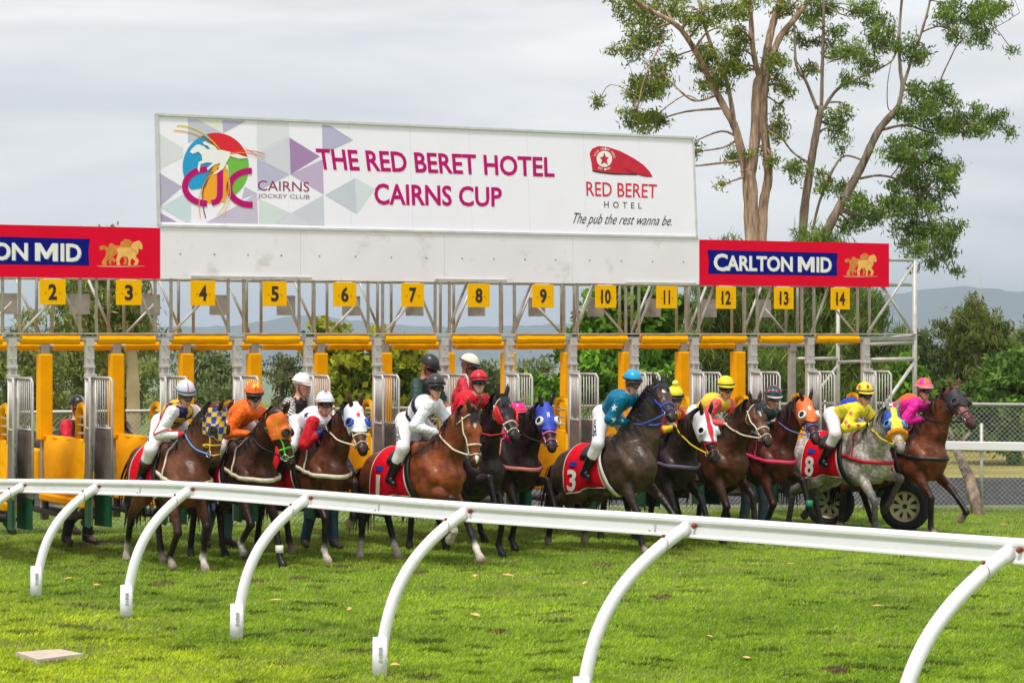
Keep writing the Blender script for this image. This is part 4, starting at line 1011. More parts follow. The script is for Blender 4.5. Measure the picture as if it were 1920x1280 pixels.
def refine(V, F, cuts=3):
    import bmesh
    bm = bmesh.new(); vs = [bm.verts.new((float(x), float(y), 0)) for x, y in V]
    for f in F:
        try: bm.faces.new([vs[i] for i in f])
        except ValueError: pass
    bmesh.ops.triangulate(bm, faces=bm.faces)
    for _ in range(cuts):
        es = [e for e in bm.edges if e.calc_length() > .16]
        if es: bmesh.ops.subdivide_edges(bm, edges=es, cuts=1); bmesh.ops.triangulate(bm, faces=bm.faces)
    bm.verts.index_update(); V = np.array([v.co[:2] for v in bm.verts]); F = [tuple(v.index for v in f.verts) for f in bm.faces]; bm.free(); return V, F
def text_decal(name, prims, st, c, nrm, right, w_, h_, m, parent, off=.008, bold=.03, fine=False, **k):
    nrm = unit(nrm); right = unit(right - nrm * (np.asarray(right) @ nrm)); up = np.cross(nrm, right); V, F, _ = text_mesh(st, bold=bold, **k)
    if fine: V, F = refine(V, F)
    P = snap(prims, [np.asarray(c) + right * (u - .5) * w_ + up * (v - .5) * h_ for u, v in V], off, 5)
    return polymesh(name, P, F, m, parent)
# ------------------------------------------------------------------ horses
def coat_material():
    m = bpy.data.materials.new('horse coat'); m.use_nodes = True; t = m.node_tree; L = t.links; p = t.nodes['Principled BSDF']
    p.inputs['Specular IOR Level'].default_value = .34
    at_ = t.nodes.new('ShaderNodeAttribute'); at_.attribute_name = 'Col'; tc = t.nodes.new('ShaderNodeTexCoord')
    def noise(sc, det, vec=None):
        n = t.nodes.new('ShaderNodeTexNoise'); n.inputs['Scale'].default_value = sc; n.inputs['Detail'].default_value = det; L.new(vec or tc.outputs['Object'], n.inputs['Vector']); return n.outputs['Fac']
    def rng(x, a, b, lo=.32, hi=.68):
        r = t.nodes.new('ShaderNodeMapRange'); r.inputs['From Min'].default_value = lo; r.inputs['From Max'].default_value = hi; r.inputs['To Min'].default_value = a; r.inputs['To Max'].default_value = b; L.new(x, r.inputs['Value']); return r.outputs[0]
    mp_ = t.nodes.new('ShaderNodeMapping'); mp_.inputs['Scale'].default_value = (22, 22, 90); mp_.inputs['Rotation'].default_value = (0, .9, 0); L.new(tc.outputs['Object'], mp_.inputs[0])
    big, mid, hair = noise(3.6, 4), noise(11, 5), noise(1.0, 3, mp_.outputs[0])
    k = t.nodes.new('ShaderNodeMath'); k.operation = 'MULTIPLY'; L.new(rng(big, .42, 1.30), k.inputs[0]); L.new(rng(mid, .78, 1.22), k.inputs[1])
    k2 = t.nodes.new('ShaderNodeMath'); k2.operation = 'MULTIPLY'; L.new(k.outputs[0], k2.inputs[0]); L.new(rng(hair, .80, 1.2), k2.inputs[1])
    vm = t.nodes.new('ShaderNodeVectorMath'); vm.operation = 'MULTIPLY'; L.new(at_.outputs['Color'], vm.inputs[0]); L.new(k2.outputs[0], vm.inputs[1]); L.new(vm.outputs[0], p.inputs['Base Color'])
    L.new(rng(mid, .26, .58), p.inputs['Roughness'])
    b1 = t.nodes.new('ShaderNodeBump'); b1.inputs['Strength'].default_value = .75; b1.inputs['Distance'].default_value = .03; L.new(noise(7.5, 3), b1.inputs['Height'])
    b2 = t.nodes.new('ShaderNodeBump'); b2.inputs['Strength'].default_value = .25; b2.inputs['Distance'].default_value = .006; L.new(hair, b2.inputs['Height']); L.new(b1.outputs[0], b2.inputs['Normal']); L.new(b2.outputs[0], p.inputs['Normal'])
    return m
M_COAT = coat_material()
def dapple_material():
    m = bpy.data.materials.new('dapple grey coat'); m.use_nodes = True; t = m.node_tree; L = t.links; p = t.nodes['Principled BSDF']
    p.inputs['Roughness'].default_value = .5
    a = t.nodes.new('ShaderNodeAttribute'); a.attribute_name = 'Col'; tc = t.nodes.new('ShaderNodeTexCoord')
    v = t.nodes.new('ShaderNodeTexVoronoi'); v.inputs['Scale'].default_value = 24; v.feature = 'SMOOTH_F1'; L.new(tc.outputs['Object'], v.inputs['Vector'])
    n = t.nodes.new('ShaderNodeTexNoise'); n.inputs['Scale'].default_value = 9; n.inputs['Detail'].default_value = 6; L.new(tc.outputs['Object'], n.inputs['Vector'])
    r1 = t.nodes.new('ShaderNodeMapRange'); r1.inputs['From Min'].default_value = .1; r1.inputs['From Max'].default_value = .55; r1.inputs['To Min'].default_value = 1.35; r1.inputs['To Max'].default_value = .68
    L.new(v.outputs['Distance'], r1.inputs['Value'])
    r2 = t.nodes.new('ShaderNodeMapRange'); r2.inputs['From Min'].default_value = .3; r2.inputs['From Max'].default_value = .7; r2.inputs['To Min'].default_value = .7; r2.inputs['To Max'].default_value = 1.3
    L.new(n.outputs['Fac'], r2.inputs['Value'])
    mu = t.nodes.new('ShaderNodeMath'); mu.operation = 'MULTIPLY'; L.new(r1.outputs[0], mu.inputs[0]); L.new(r2.outputs[0], mu.inputs[1])
    vm = t.nodes.new('ShaderNodeVectorMath'); vm.operation = 'MULTIPLY'; L.new(a.outputs['Color'], vm.inputs[0]); L.new(mu.outputs[0], vm.inputs[1]); L.new(vm.outputs[0], p.inputs['Base Color'])
    return m
M_DAPPLE = dapple_material()
M_HAIR = flat('black horse hair', (24, 20, 18), 0.5, var=0.4, vscale=30)
M_HAIRG = flat('grey horse hair', (74, 68, 64), 0.6, var=0.4, vscale=30)
M_EYE = flat('dark eye', (14, 10, 9), 0.08, var=0)
M_STRAPB = flat('black strap', (26, 24, 24), 0.5, var=0.2); M_STRAPW = flat('pale strap', (226, 214, 188), 0.6, var=0.12, vscale=20)
M_BIT = flat('steel bit', (190, 188, 182), 0.25, metal=.9, var=0)
M_CLOTH = flat('red saddle cloth', (214, 8, 32), 0.7, var=0.16, vscale=7, bump=0.7, bscale=9, spec=.12)
M_TRIM = flat('white trim tape', (236, 226, 214), 0.6, var=0.06)
M_CUP = flat('dark blinker cup', (30, 26, 26), 0.4, var=0.2)
def solid(rgb, rough=.55): return flat(f'cloth {rgb}', rgb, rough, var=0.10, vscale=14, bump=0.15, bscale=30)

TR = [(-.88, 1.24, .13, .10), (-.80, 1.25, .25, .19), (-.64, 1.255, .305, .25), (-.44, 1.25, .30, .255), (-.22, 1.225, .275, .235), (0.0, 1.195, .30, .255), (.20, 1.18, .335, .255),
      (.36, 1.18, .355, .235), (.50, 1.165, .325, .205), (.62, 1.13, .24, .165), (.70, 1.11, .15, .11)]
def trunk_sec(x):
    X = [s[0] for s in TR]; return tuple(np.interp(x, X, [s[i] for s in TR]) for i in (1, 2, 3))

def make_horse(sp):
    hd = R(sp['head']); dirv = np.array([math.sin(hd), -math.cos(hd), 0]); s = sp['s']; Y = FPX / s
    chest = np.array([(sp['chest'] - CX) / s, Y, 0]); O = chest - dirv * .70
    rz = math.atan2(dirv[1], dirv[0]); cr_, sr_ = math.cos(rz), math.sin(rz)
    def toloc(p): q = np.asarray(p) - O; return np.array([q[0] * cr_ + q[1] * sr_, -q[0] * sr_ + q[1] * cr_, q[2]])
    def toworld(p): return O + np.array([p[0] * cr_ - p[1] * sr_, p[0] * sr_ + p[1] * cr_, p[2]])
    pit = R(sp.get('pitch', 0)); cp, sp_ = math.cos(pit), math.sin(pit); piv = np.array([-.5, 0, 1.1]); lift = sp.get('lift', -.80 * math.sin(pit) - .15)
    def T(p):
        q = np.asarray(p, float) - piv; return piv + np.array([q[0] * cp - q[2] * sp_, q[1], q[0] * sp_ + q[2] * cp + lift])
    lat = np.array([0, 1.0, 0]); PR = []
    def add(a, b, rl, rs=None, lt=lat, k=.035, tag='body'):
        PR.append(Prim(a, b, rl, rs, lt if rs is not None else None, k, tag))
    for (x0, z0, h0, w0), (x1, z1, h1, w1) in zip(TR[:-1], TR[1:]): add(T((x0, 0, z0)), T((x1, 0, z1)), (w0, w1), (h0, h1), k=.02)
    add(T((.12, 0, 1.46)), T((.40, 0, 1.50)), (.06, .05), (.07, .075), k=.06)                     # withers
    add(T((-.62, 0, 1.44)), T((-.36, 0, 1.47)), (.14, .12), (.09, .09), k=.06)                    # croup
    for q in (-1, 1):
        add(T((.27, q * .135, 1.47)), T((.60, q * .165, 1.13)), (.070, .082), (.10, .105), k=.022)     # shoulder blade
        add(T((.44, q * .165, 1.22)), T((.40, q * .185, 1.02)), (.090, .085), (.115, .10), k=.016)     # triceps
        add(T((.60, q * .155, 1.12)), T((.47, q * .17, .98)), (.082, .075), (.095, .085), k=.022)      # upper arm
        add(T((.675, q * .085, 1.10)), T((.65, q * .095, .97)), (.080, .060), (.092, .062), k=.012, tag='chest')     # breast muscle
        add(T((-.60, q * .135, 1.30)), T((-.50, q * .15, 1.10)), (.12, .115), (.23, .19), k=.03)       # quarters
        add(T((-.76, q * .12, 1.26)), T((-.66, q * .135, .90)), (.10, .065), (.12, .080), k=.022)      # hamstring
        add(T((-.34, q * .19, 1.16)), T((-.40, q * .17, 1.0)), (.06, .075), (.10, .10), k=.03)         # stifle
    # neck and head are laid out from the photograph: poll and muzzle directions at fixed bone lengths
    nb = T((.47, 0, 1.26)); NL, HL = sp.get('neck', .86), .61
    if 'poll' in sp:
        pollw = on_sphere(*sp['poll'], toworld(nb), NL); poll = toloc(pollw)
    else: poll = nb + np.array(sp['polld'])
    fwd = unit(poll - nb)
    if 'muz' in sp: muz = toloc(on_sphere(*sp['muz'], pollw, HL))
    else: muz = poll + np.array(sp['muzd'])
    nlat = unit(np.cross(Zv, [fwd[0], fwd[1], 0])) if abs(fwd[2]) < .98 else lat
    q1 = nb + (poll - nb) * .30 + Zv * .005; q2 = nb + (poll - nb) * .62 + Zv * .035
    NS = [(nb - fwd * .03, .150, .325), (q1, .118, .245), (q2, .090, .180), (poll - fwd * .02 - Zv * .02, .074, .128)]
    for (a, l0, s0), (b, l1, s1) in zip(NS[:-1], NS[1:]): add(a, b, (l0, l1), (s0, s1), nlat, k=.05, tag='neck')
    f = unit(muz - poll); hl = np.cross(Zv, f); hl = unit(hl if np.linalg.norm(hl) > .25 else np.cross(Zv, fwd)); dor = np.cross(f, hl)
    if dor @ (fwd + Zv * .6) < 0: dor = -dor
    ven = -dor; H = lambda t, v=0, l=0: poll + f * (t * HL) - dor * v + hl * l
    HP = []
    def hadd(a, b, rl, rs=None, k=.03, tag='head'): p = Prim(a, b, rl, rs, hl if rs is not None else None, k, tag); PR.append(p); HP.append(p)
    hadd(H(.0, .01), H(.34, .03), (.080, .092), (.095, .105))
    hadd(H(.30, .022), H(.66, .020), (.082, .052), (.092, .072), tag='face')
    hadd(H(.62, .022), H(.88, .020), (.052, .049), (.068, .058), tag='face')
    hadd(H(.86, .014), H(.97, .022), (.052, .052), (.056, .048), tag='muzzle')
    hadd(H(.84, .062), H(.93, .068), (.036, .034), (.026, .026), tag='muzzle', k=.015)
    for q in (-1, 1):
        hadd(H(.16, .075, q * .044), H(.38, .074, q * .046), (.044, .040), (.088, .062), k=.016)       # jowl
        hadd(H(.31, -.045, q * .066), H(.40, -.035, q * .066), .030, k=.02)                             # brow
        hadd(H(.905, -.018, q * .040), H(.95, .0, q * .040), .022, k=.012, tag='muzzle')                # nostril rim
        hadd(H(.46, -.01, q * .062), H(.66, .0, q * .048), .020, k=.02, tag='face')                     # cheek ridge
    head_noears = list(PR)
    earup = unit(-f * .80 + dor * .62)
    for q in (-1, 1):
        b0 = poll + dor * .085 + hl * q * .052 - f * .005; b1 = b0 + earup * .085 + hl * q * .022; b2 = b0 + earup * .155 + hl * q * .030
        PR.append(Prim(b0, b1, (.026, .030), (.030, .024), hl, .02, 'ear')); PR.append(Prim(b1, b2, (.029, .006), (.022, .006), hl, .01, 'ear'))
    # legs
    hooves = []
    for i, (hx, hz_) in enumerate(sp['legs']):
        front = i < 2; q = 1 if i % 2 == 0 else -1; yy = q * (.155 if front else .16)
        root = T((.46, yy, .98)) if front else T((-.42, yy, 1.00))
        hz_ = max(hz_, 0); foot = np.array([hx, yy * (.92 if front else .95), hz_ + .045])
        fold = hz_ > .13
        fet = foot + (np.array([-.075, 0, .105]) if not fold else np.array([.085, 0, .085])) if not (hz_ > .02 and not front and not fold) else foot + np.array([.02, 0, .13])
        if hx < -.8 and not front: fet = foot + np.array([.03, 0, .13])
        if front:
            kn, fe2 = ik(root, fet, .43, .37, (1, 0, .2)); foot = foot + fe2 - fet; fet = fe2
            PR.append(Prim(root + [-.03, 0, .10], root + [.0, 0, -.04], (.075, .07), (.13, .10), lat, .05, 'body'))
            PR.append(Prim(root + [0, 0, .03], root + (kn - root) * .5, (.074, .056), (.098, .068), lat, .02, 'arm')); PR.append(Prim(root + (kn - root) * .5, kn, (.055, .044), (.066, .048), lat, .018, 'arm2'))
            PR.append(Prim(kn, kn + (fet - kn) * .12, (.049, .042), (.050, .042), lat, .015, 'knee'))
            PR.append(Prim(kn, fet, (.038, .034), (.045, .041), lat, .012, 'cannon'))
        else:
            hk, fe2 = ik(root, fet, .49, .40, (-1, 0, -.1)); foot = foot + fe2 - fet; fet = fe2
            PR.append(Prim(T((-.55, q * .15, 1.22)), root, (.13, .10), (.20, .15), lat, .05, 'body'))
            PR.append(Prim(root, root + (hk - root) * .5, (.088, .066), (.125, .085), lat, .04, 'arm')); PR.append(Prim(root + (hk - root) * .5, hk, (.062, .044), (.080, .054), lat, .02, 'arm2'))
            up_ = unit(hk - fet)
            PR.append(Prim(hk + up_ * .05 - [.02, 0, 0], hk, (.034, .044), (.036, .056), lat, .02, 'knee'))
            PR.append(Prim(hk, fet, (.040, .035), (.048, .040), lat, .012, 'cannon'))
        sock = sp.get('socks', (0, 0, 0, 0))[i]
        PR.append(Prim(fet, fet + [0, 0, .005], .042, None, None, .012, 'sock' if sock else 'cannon'))
        PR.append(Prim(fet, foot + (fet - foot) * .1, (.034, .040), (.036, .042), lat, .012, 'sock' if sock else 'cannon'))
        tdir = unit(foot - fet); 
        hb = foot + tdir * .012; hb[2] = max(hb[2], .03 + 0 * hz_) if not fold else hb[2]
        PR.append(Prim(foot + (fet - foot) * .18, hb + (np.array([.012, 0, -.006]) if not fold else tdir * .01), (.046, .050), (.050, .056), lat, .01, 'hoof' if not sp.get('palehoof') else 'hoofp'))
        hooves.append((fet, foot))
    root_e = empty('racehorse' if sp.get('rider', True) else 'pony', tuple(O), rz); tag(root_e, sp['label'], 'horse', sp.get('group', 'racehorses leaving the starting gate'))
    V, Q = surface(PR, .0155)
    body, dark, pts = np.array(sp['coat']), np.array(sp.get('dark', C(34, 24, 19))), np.array(sp.get('points', C(24, 19, 17)))
    def colour(p):
        return {'body': body, 'neck': body * .92, 'chest': body * 1.05, 'head': body * .95, 'face': body * sp.get('facek', 1.15), 'muzzle': dark, 'ear': body * .6, 'arm': body * 1.05, 'arm2': body * .85 * .6 + pts * .4,
                'knee': pts, 'cannon': pts, 'sock': np.array(C(232, 222, 210)), 'hoof': np.array(C(46, 40, 36)), 'hoofp': np.array(C(164, 146, 126))}[p.tag]
    cols = paint(PR, V, colour, .016)
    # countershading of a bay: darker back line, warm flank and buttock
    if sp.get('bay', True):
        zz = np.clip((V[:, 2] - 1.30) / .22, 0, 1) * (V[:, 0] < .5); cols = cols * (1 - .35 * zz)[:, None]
    # blaze or star
    for (t0, t1, w_) in sp.get('blaze', []):
        rel = V - poll; t = rel @ f / HL; l = rel @ hl; dd = rel @ dor
        m = (t > t0) & (t < t1) & (np.abs(l) < w_ * (.6 + .4 * np.sin(t * 31))) & (dd > .03); cols[m] = C(236, 228, 216)
    np_mesh('body', V, Q, M_DAPPLE if sp.get('dapple') else M_COAT, root_e, cols=cols)
    # eyes and nostrils
    for q in (-1, 1):
        c = H(.36, -.028, q * .090)
        ev = MB(); n1, n2 = 8, 6
        ev.tube([c + hl * q * t for t in (-.012, -.004, .004, .010)], [.012, .019, .016, .004], 10); ev.build('eye', M_EYE, root_e, smooth=True)
        c = snap(head_noears, [H(.93, -.012, q * .075)], -.001)[0]
        MB().tube([c - f * .012, c + f * .002, c + f * .014], [.007, .016, .006], 8).build('nostril', M_EYE, root_e, smooth=True)
    hair = M_HAIRG if sp.get('dapple') else M_HAIR
    # mane: tapered locks rooted on the crest
    rg = np.random.default_rng(int(sp['chest'])); mm = MB(); crest = smooth_path([NS[0][0], q1, q2, poll - fwd * .02], 8)
    for i in range(95):
        u = rg.random() ** .9 * (len(crest) - 5) + 4; k = int(min(u, len(crest) - 2)); c = crest[k] + (crest[k + 1] - crest[k]) * (u - k)
        tan = unit(crest[k + 1] - crest[k]); upn = unit(np.cross(nlat, tan)); upn = upn if upn[2] > -.1 or upn[0] < 0 else -upn
        if upn @ (Zv - fwd * .4) < 0: upn = -upn
        rads = np.interp(u / (len(crest) - 1), [0, .33, .66, 1], [.315, .24, .175, .125])
        root = c + upn * (rads - .012); sdn = (1 if rg.random() < sp.get('maneside', .5) else -1)
        L = rg.uniform(.10, .20); wv = rg.normal(size=3) * .02
        p1 = root + upn * .035 + nlat * sdn * .03 - fwd * .01; p2 = root + nlat * sdn * (.085 + L * .12) - upn * L * .45 - fwd * .03 + wv; p3 = root + nlat * sdn * (.10 + L * .15) - upn * L - fwd * .05 + wv * 2
        wd = tan * rg.uniform(.012, .022)
        mm.strip([root - wd, p1 - wd, p2 - wd * .8, p3 - wd * .2], [root + wd, p1 + wd, p2 + wd * .8, p3 + wd * .2])
    if not sp.get('hood'):
        for i in range(22):
            root = H(-.02, -.075, rg.uniform(-.04, .04)) + earup * .03; l = rg.uniform(-.05, .05)
            p1 = H(.08, -.12, l); p2 = H(rg.uniform(.2, .3), -.105, l * 1.3); wd = hl * .009
            mm.strip([root - wd, p1 - wd, p2 - wd * .2], [root + wd, p1 + wd, p2 + wd * .2])
    mm.build('mane', hair, root_e, smooth=True)
    # tail
    tl = MB(); dock = T((-.86, 0, 1.40))
    for i in range(60):
        sdy = rg.normal() * .03; L = rg.uniform(.55, .85); bk = rg.uniform(.10, .30)
        P = [dock + [rg.uniform(-.01, .03), sdy, rg.uniform(-.02, .03)], dock + [-bk * .6, sdy * 1.5, -.02], dock + [-bk * 1.0, sdy * 2.2 + .02 * math.sin(i), -L * .45], dock + [-bk * 1.15 + rg.normal() * .04, sdy * 3 + rg.normal() * .03, -L]]
        P = smooth_path(P, 3); ws = np.interp(np.linspace(0, 1, len(P)), [0, .3, .8, 1], [.012, .018, .014, .002]); wd = unit(np.array([rg.normal() * .5, 1, rg.normal() * .2]))
        tl.strip([p - wd * w_ for p, w_ in zip(P, ws)], [p + wd * w_ for p, w_ in zip(P, ws)])
    tl.build('tail', hair, root_e, smooth=True)

    body_pr = [p for p in head_noears]
    if sp.get('cloth', True):
        # saddle cloth: follows the barrel, hangs below it
        nu, nv = 15, 33; W_ = []
        for i in range(nu):
            u = i / (nu - 1)
            for j in range(nv):
                v = (j / (nv - 1) * 2 - 1); a_ = abs(v)
                x = -.50 + u * .70 - a_ * .03 + (.10 * (1 - a_) * (1 - u)); zc, hh, hw = trunk_sec(x)
                arc_ = a_ * 126; th = R(min(arc_, 96))
                y_ = (hw + .03) * math.sin(th); z_ = zc + (hh + .03) * math.cos(th) - max(arc_ - 96, 0) * .0075
                W_.append(T((x, math.copysign(y_, v), z_)))
        W_ = np.array(W_); Ws = snap(body_pr, W_, .020, 4)
        aa = np.abs(np.tile(np.linspace(-1, 1, nv), nu)); Ws[:, 1] += np.sign(Ws[:, 1]) * aa ** 2 * (.008 + .014 * np.sin(Ws[:, 0] * 24 + Ws[:, 2] * 9 + sp['chest']))
        F = grid_faces(nu, nv); clo = np_mesh('saddle_cloth', Ws, F, M_CLOTH if not sp.get('clothcol') else solid(sp['clothcol']), root_e)
        q = clo.modifiers.new('t', 'SOLIDIFY'); q.thickness = .008; q.offset = 1
        Wg = Ws.reshape(nu, nv, 3)
        for edge, nm in ((Wg[0], 'a'), (Wg[-1], 'b'), (Wg[:, 0], 'c'), (Wg[:, -1], 'd')):
            MB().tube(list(edge), .011, 6).build('trim', M_TRIM, clo, smooth=True)
        if sp.get('num'):
            for sgn in (-1, 1):
                c = T((-.34, sgn * .40, 1.13)); text_decal('cloth_number', body_pr + [], sp['num'], c, (0, sgn, .1), np.array([1.0, 0, 0]) * -sgn, .17 if sp['num'] != '1' else .075, .29, M_TRIM, clo, .046, fine=True)
                c = T((-.30, sgn * .40, 1.36)); decal('cloth_badge', body_pr, [(-1, -.55), (1, -.55), (1, .6), (-1, .6)], c, (0, sgn, .35), (0, 0, 1), .062, solid((34, 52, 150)), clo, .042)
                text_decal('badge_word', body_pr, 'CLUB', c, (0, sgn, .35), np.array([1.0, 0, 0]) * -sgn, .14, .05, M_TRIM, clo, .034) if False else None
        sm = []; nu, nv = 9, 13
        for i in range(nu):
            for j in range(nv):
                v = j / (nv - 1) * 2 - 1; x = -.20 + .40 * i / (nu - 1); zc, hh, hw = trunk_sec(x); th = R(v * 62)
                sm.append(T((x, (hw + .05) * math.sin(th), zc + (hh + .05) * math.cos(th))))
        sm = snap(body_pr, sm, .036, 3); sd2 = np_mesh('saddle', sm, grid_faces(nu, nv), M_STRAPB, root_e); q = sd2.modifiers.new('t', 'SOLIDIFY'); q.thickness = .02; q.offset = 1
        gcol = sp.get('girth', M_STRAPB); gA = []; gB = []
        for th in np.linspace(-2.75, 2.75, 40) + 0:
            for x, lst in ((.17, gA), (.245, gB)):
                zc, hh, hw = trunk_sec(x); lst.append(T((x - .02 + .10 * (abs(th) / 3) , (hw + .04) * math.sin(th + math.pi) * -1 if False else (hw + .04) * math.sin(th), zc + (hh + .04) * math.cos(th))))
        gA = snap(body_pr, gA, .034, 4); gB = snap(body_pr, gB, .034, 4); MB().strip(list(gA), list(gB)).build('girth', gcol, root_e, smooth=True, thick=.012)
        # breast strap
        if sp.get('breast') is not None:
            pth = [(.12, -.33, 1.33), (.30, -.34, 1.24), (.50, -.32, 1.17), (.66, -.25, 1.13), (.78, -.12, 1.11), (.82, 0, 1.10)]
            pth = pth + [(x, -y, z) for x, y, z in reversed(pth[:-1])]; pth = smooth_path([T(p) for p in pth], 5); pth = snap(body_pr, pth, .012, 8)
            A = [p + Zv * .024 for p in pth]; B = [p - Zv * .024 for p in pth]
            MB().strip(A, B).build('breast_strap', sp['breast'], root_e, smooth=True, thick=.012)
            nk = smooth_path([pth[9], T((.46, -.26, 1.50)), T((.36, 0, 1.66))], 6); nk = snap(body_pr, nk, .010, 8); MB().tube(list(nk), .011, 6).build('neck_strap', sp['breast'], root_e, smooth=True)
    # bridle
    bm = sp.get('bridle', M_STRAPB); br = MB()
    def ring(t, v0, l0, r=.0085, n=26, tilt=0.0):
        P = [H(t + tilt * math.cos(a), -v0 * math.cos(a), l0 * math.sin(a)) for a in np.linspace(0, 2 * math.pi, n)]
        br.tube(list(snap(head_noears, P, .006, 8)), r, 6, caps=False)
    ring(.64, .16, .14, .0105); ring(.13, .17, .16, .009, tilt=-.05); ring(.80, .13, .11, .006)
    bits = []
    for q in (-1, 1):
        P = [H(.08, .02, q * .13), H(.3, .03, q * .14), H(.5, .03, q * .12), H(.66, .035, q * .10), H(.78, .04, q * .09)]
        br.tube(list(snap(head_noears, smooth_path(P, 4), .006, 8)), .009, 6)
        bits.append(snap(head_noears, [H(.79, .042, q * .10)], .014, 8)[0])
    br.build('bridle', bm, root_e, smooth=True)
    for b, q in zip(bits, (-1, 1)):
        MB().tube([b + (f * math.cos(a) + dor * math.sin(a)) * .034 + hl * q * .004 for a in np.linspace(0, 2 * math.pi, 18)], .006, 6, caps=False).build('bit_ring', M_BIT, root_e, smooth=True)
    # hood, cheek pieces, blinkers, noseband
    hood = sp.get('hood')
    if hood:
        nu, nv = 34, 56; W_ = []; CCv = []
        t0, t1 = hood.get('t', (-.10, .52))
        for i in range(nu):
            u = i / (nu - 1); t = t0 + (t1 - t0) * u
            for j in range(nv):
                a_ = (j / (nv - 1) * 2 - 1) * R(hood.get('wrap', 150))
                tt = t + (.10 * math.cos(a_) if u > .7 else .02 * math.cos(a_)) * (u - .3)
                W_.append(H(tt, -.15 * math.cos(a_), .15 * math.sin(a_))); CCv.append(hood['col'](u, a_, t))
        Ws = snap(head_noears, W_, .011, 9); hq = np_mesh('hood', Ws, grid_faces(nu, nv), mat('hood cloth', None, .6, var=.07, attr=True, bump=.15, bscale=40), root_e, cols=np.array([C(*c) for c in CCv]))
        q_ = hq.modifiers.new('t', 'SOLIDIFY'); q_.thickness = .006; q_.offset = 0
        if hood.get('holes', True):
            for q in (-1, 1):
                c = snap(head_noears, [H(.37, -.075, q * .15)], .010, 8)[0]; ax = unit(hl * q + dor * .75 + f * .1)
                x_, y_ = unit(np.cross(ax, f)), f
                cup = MB(); n = 20; prof_ = [(-.012, .050), (.012, .054), (.026, .050), (.028, .037)] if hood.get('cup') else [(.0, .045), (.006, .046), (.010, .040)]
                V_ = [c + ax * dz + (x_ * math.cos(a) + y_ * math.sin(a)) * rr * (1.0 if (not hood.get('cup')) or dz < .01 else 1.0) for dz, rr in prof_ for a in np.linspace(0, 2 * math.pi, n, endpoint=False)]
                cup.add(V_, [(i * n + j, i * n + (j + 1) % n, (i + 1) * n + (j + 1) % n, (i + 1) * n + j) for i in range(len(prof_) - 1) for j in range(n)])
                cup.build('blinker_cup', solid(hood.get('cup') or (24, 22, 22)), hq, smooth=True, thick=.005)
                lens = MB(); lens.add([c + ax * .020] + [c + ax * .016 + (x_ * math.cos(a) + y_ * math.sin(a)) * .036 for a in np.linspace(0, 2 * math.pi, n, endpoint=False)], [(0, 1 + i, 1 + (i + 1) % n) for i in range(n)])
                lens.build('eye_opening', M_EYE if not hood.get('lens') else solid(hood['lens']), hq)
        if hood.get('star'): decal('star', head_noears, STAR, H(.24, -.16), dor, -f, .05, solid(hood['star']), hq, .020)
        if hood.get('word'): text_decal('hood_letter', head_noears, hood['word'], H(.27, -.16), dor, hl * (1 if (np.cross(-f, dor) @ hl) > 0 else -1), .06 * len(hood['word']), .085, solid(hood['wordcol']), hq, .020)
    if sp.get('cheeks'):
        for q in (-1, 1):
            W_ = [H(.16 + .42 * i / 11, .10 - .16 * j / 9, q * .16) for i in range(12) for j in range(10)]
            o = np_mesh('cheek_piece', snap(head_noears, W_, .016, 8), grid_faces(12, 10), solid(sp['cheeks']), root_e); q_ = o.modifiers.new('t', 'SOLIDIFY'); q_.thickness = .02
    if sp.get('roll'):
        P = [H(.60, -.17 * math.cos(a), .15 * math.sin(a)) for a in np.linspace(-2.4, 2.4, 30)]; P = snap(head_noears, P, .028, 8)
        rr = [.036 + .005 * math.sin(i * 2.1) for i in range(30)]; MB().tube(list(P), rr, 12).build('noseband_roll', mat('orange fleece', C(240, 150, 20), .95, var=.2, vscale=60, bump=1.0, bscale=120), root_e, smooth=True)
    if sp.get('wraps'):
        for i, cc in sp['wraps']:
            fet, foot = hooves[i]; kn_ = fet + Zv * .10; MB().tube([fet + Zv * .015, fet + Zv * .05, fet + Zv * .10], [.047, .046, .044], 14).build('leg_wrap', solid(cc), root_e, smooth=True)
    sp.update(NS=NS, root=root_e, O=O, rz=rz, toloc=toloc, toworld=toworld, T=T, bits=bits, prims=PR, nb=nb, poll=poll, body_pr=body_pr, fwd=fwd)
    return root_e
# ------------------------------------------------------------------ people
M_SKIN = mat('skin', None, 0.5, var=0.08, vscale=25, attr=True, spec=.4)
M_SILK = mat('satin silks', None, 0.4, var=0.10, vscale=8, attr=True, spec=.25, bump=0.9, bscale=13)
M_BREECH = mat('breeches cloth', None, 0.6, var=0.06, vscale=10, attr=True, bump=0.2, bscale=18)
M_BOOT = flat('black boot leather', (22, 20, 20), 0.28, var=0.15)
M_BROWNB = flat('brown boot top', (74, 34, 30), 0.4, var=0.15)
M_SHELL = mat('helmet cover', None, 0.35, var=0.03, attr=True, spec=.5)
M_GOG = flat('dark goggle lens', (16, 15, 16), 0.08, var=0)
M_GOGC = flat('smoky goggle lens', (92, 70, 56), 0.08, var=0.1)
M_STRAP = flat('chin strap', (24, 22, 24), 0.5, var=0)
M_LIP = flat('lip', (150, 78, 70), 0.5, var=0)
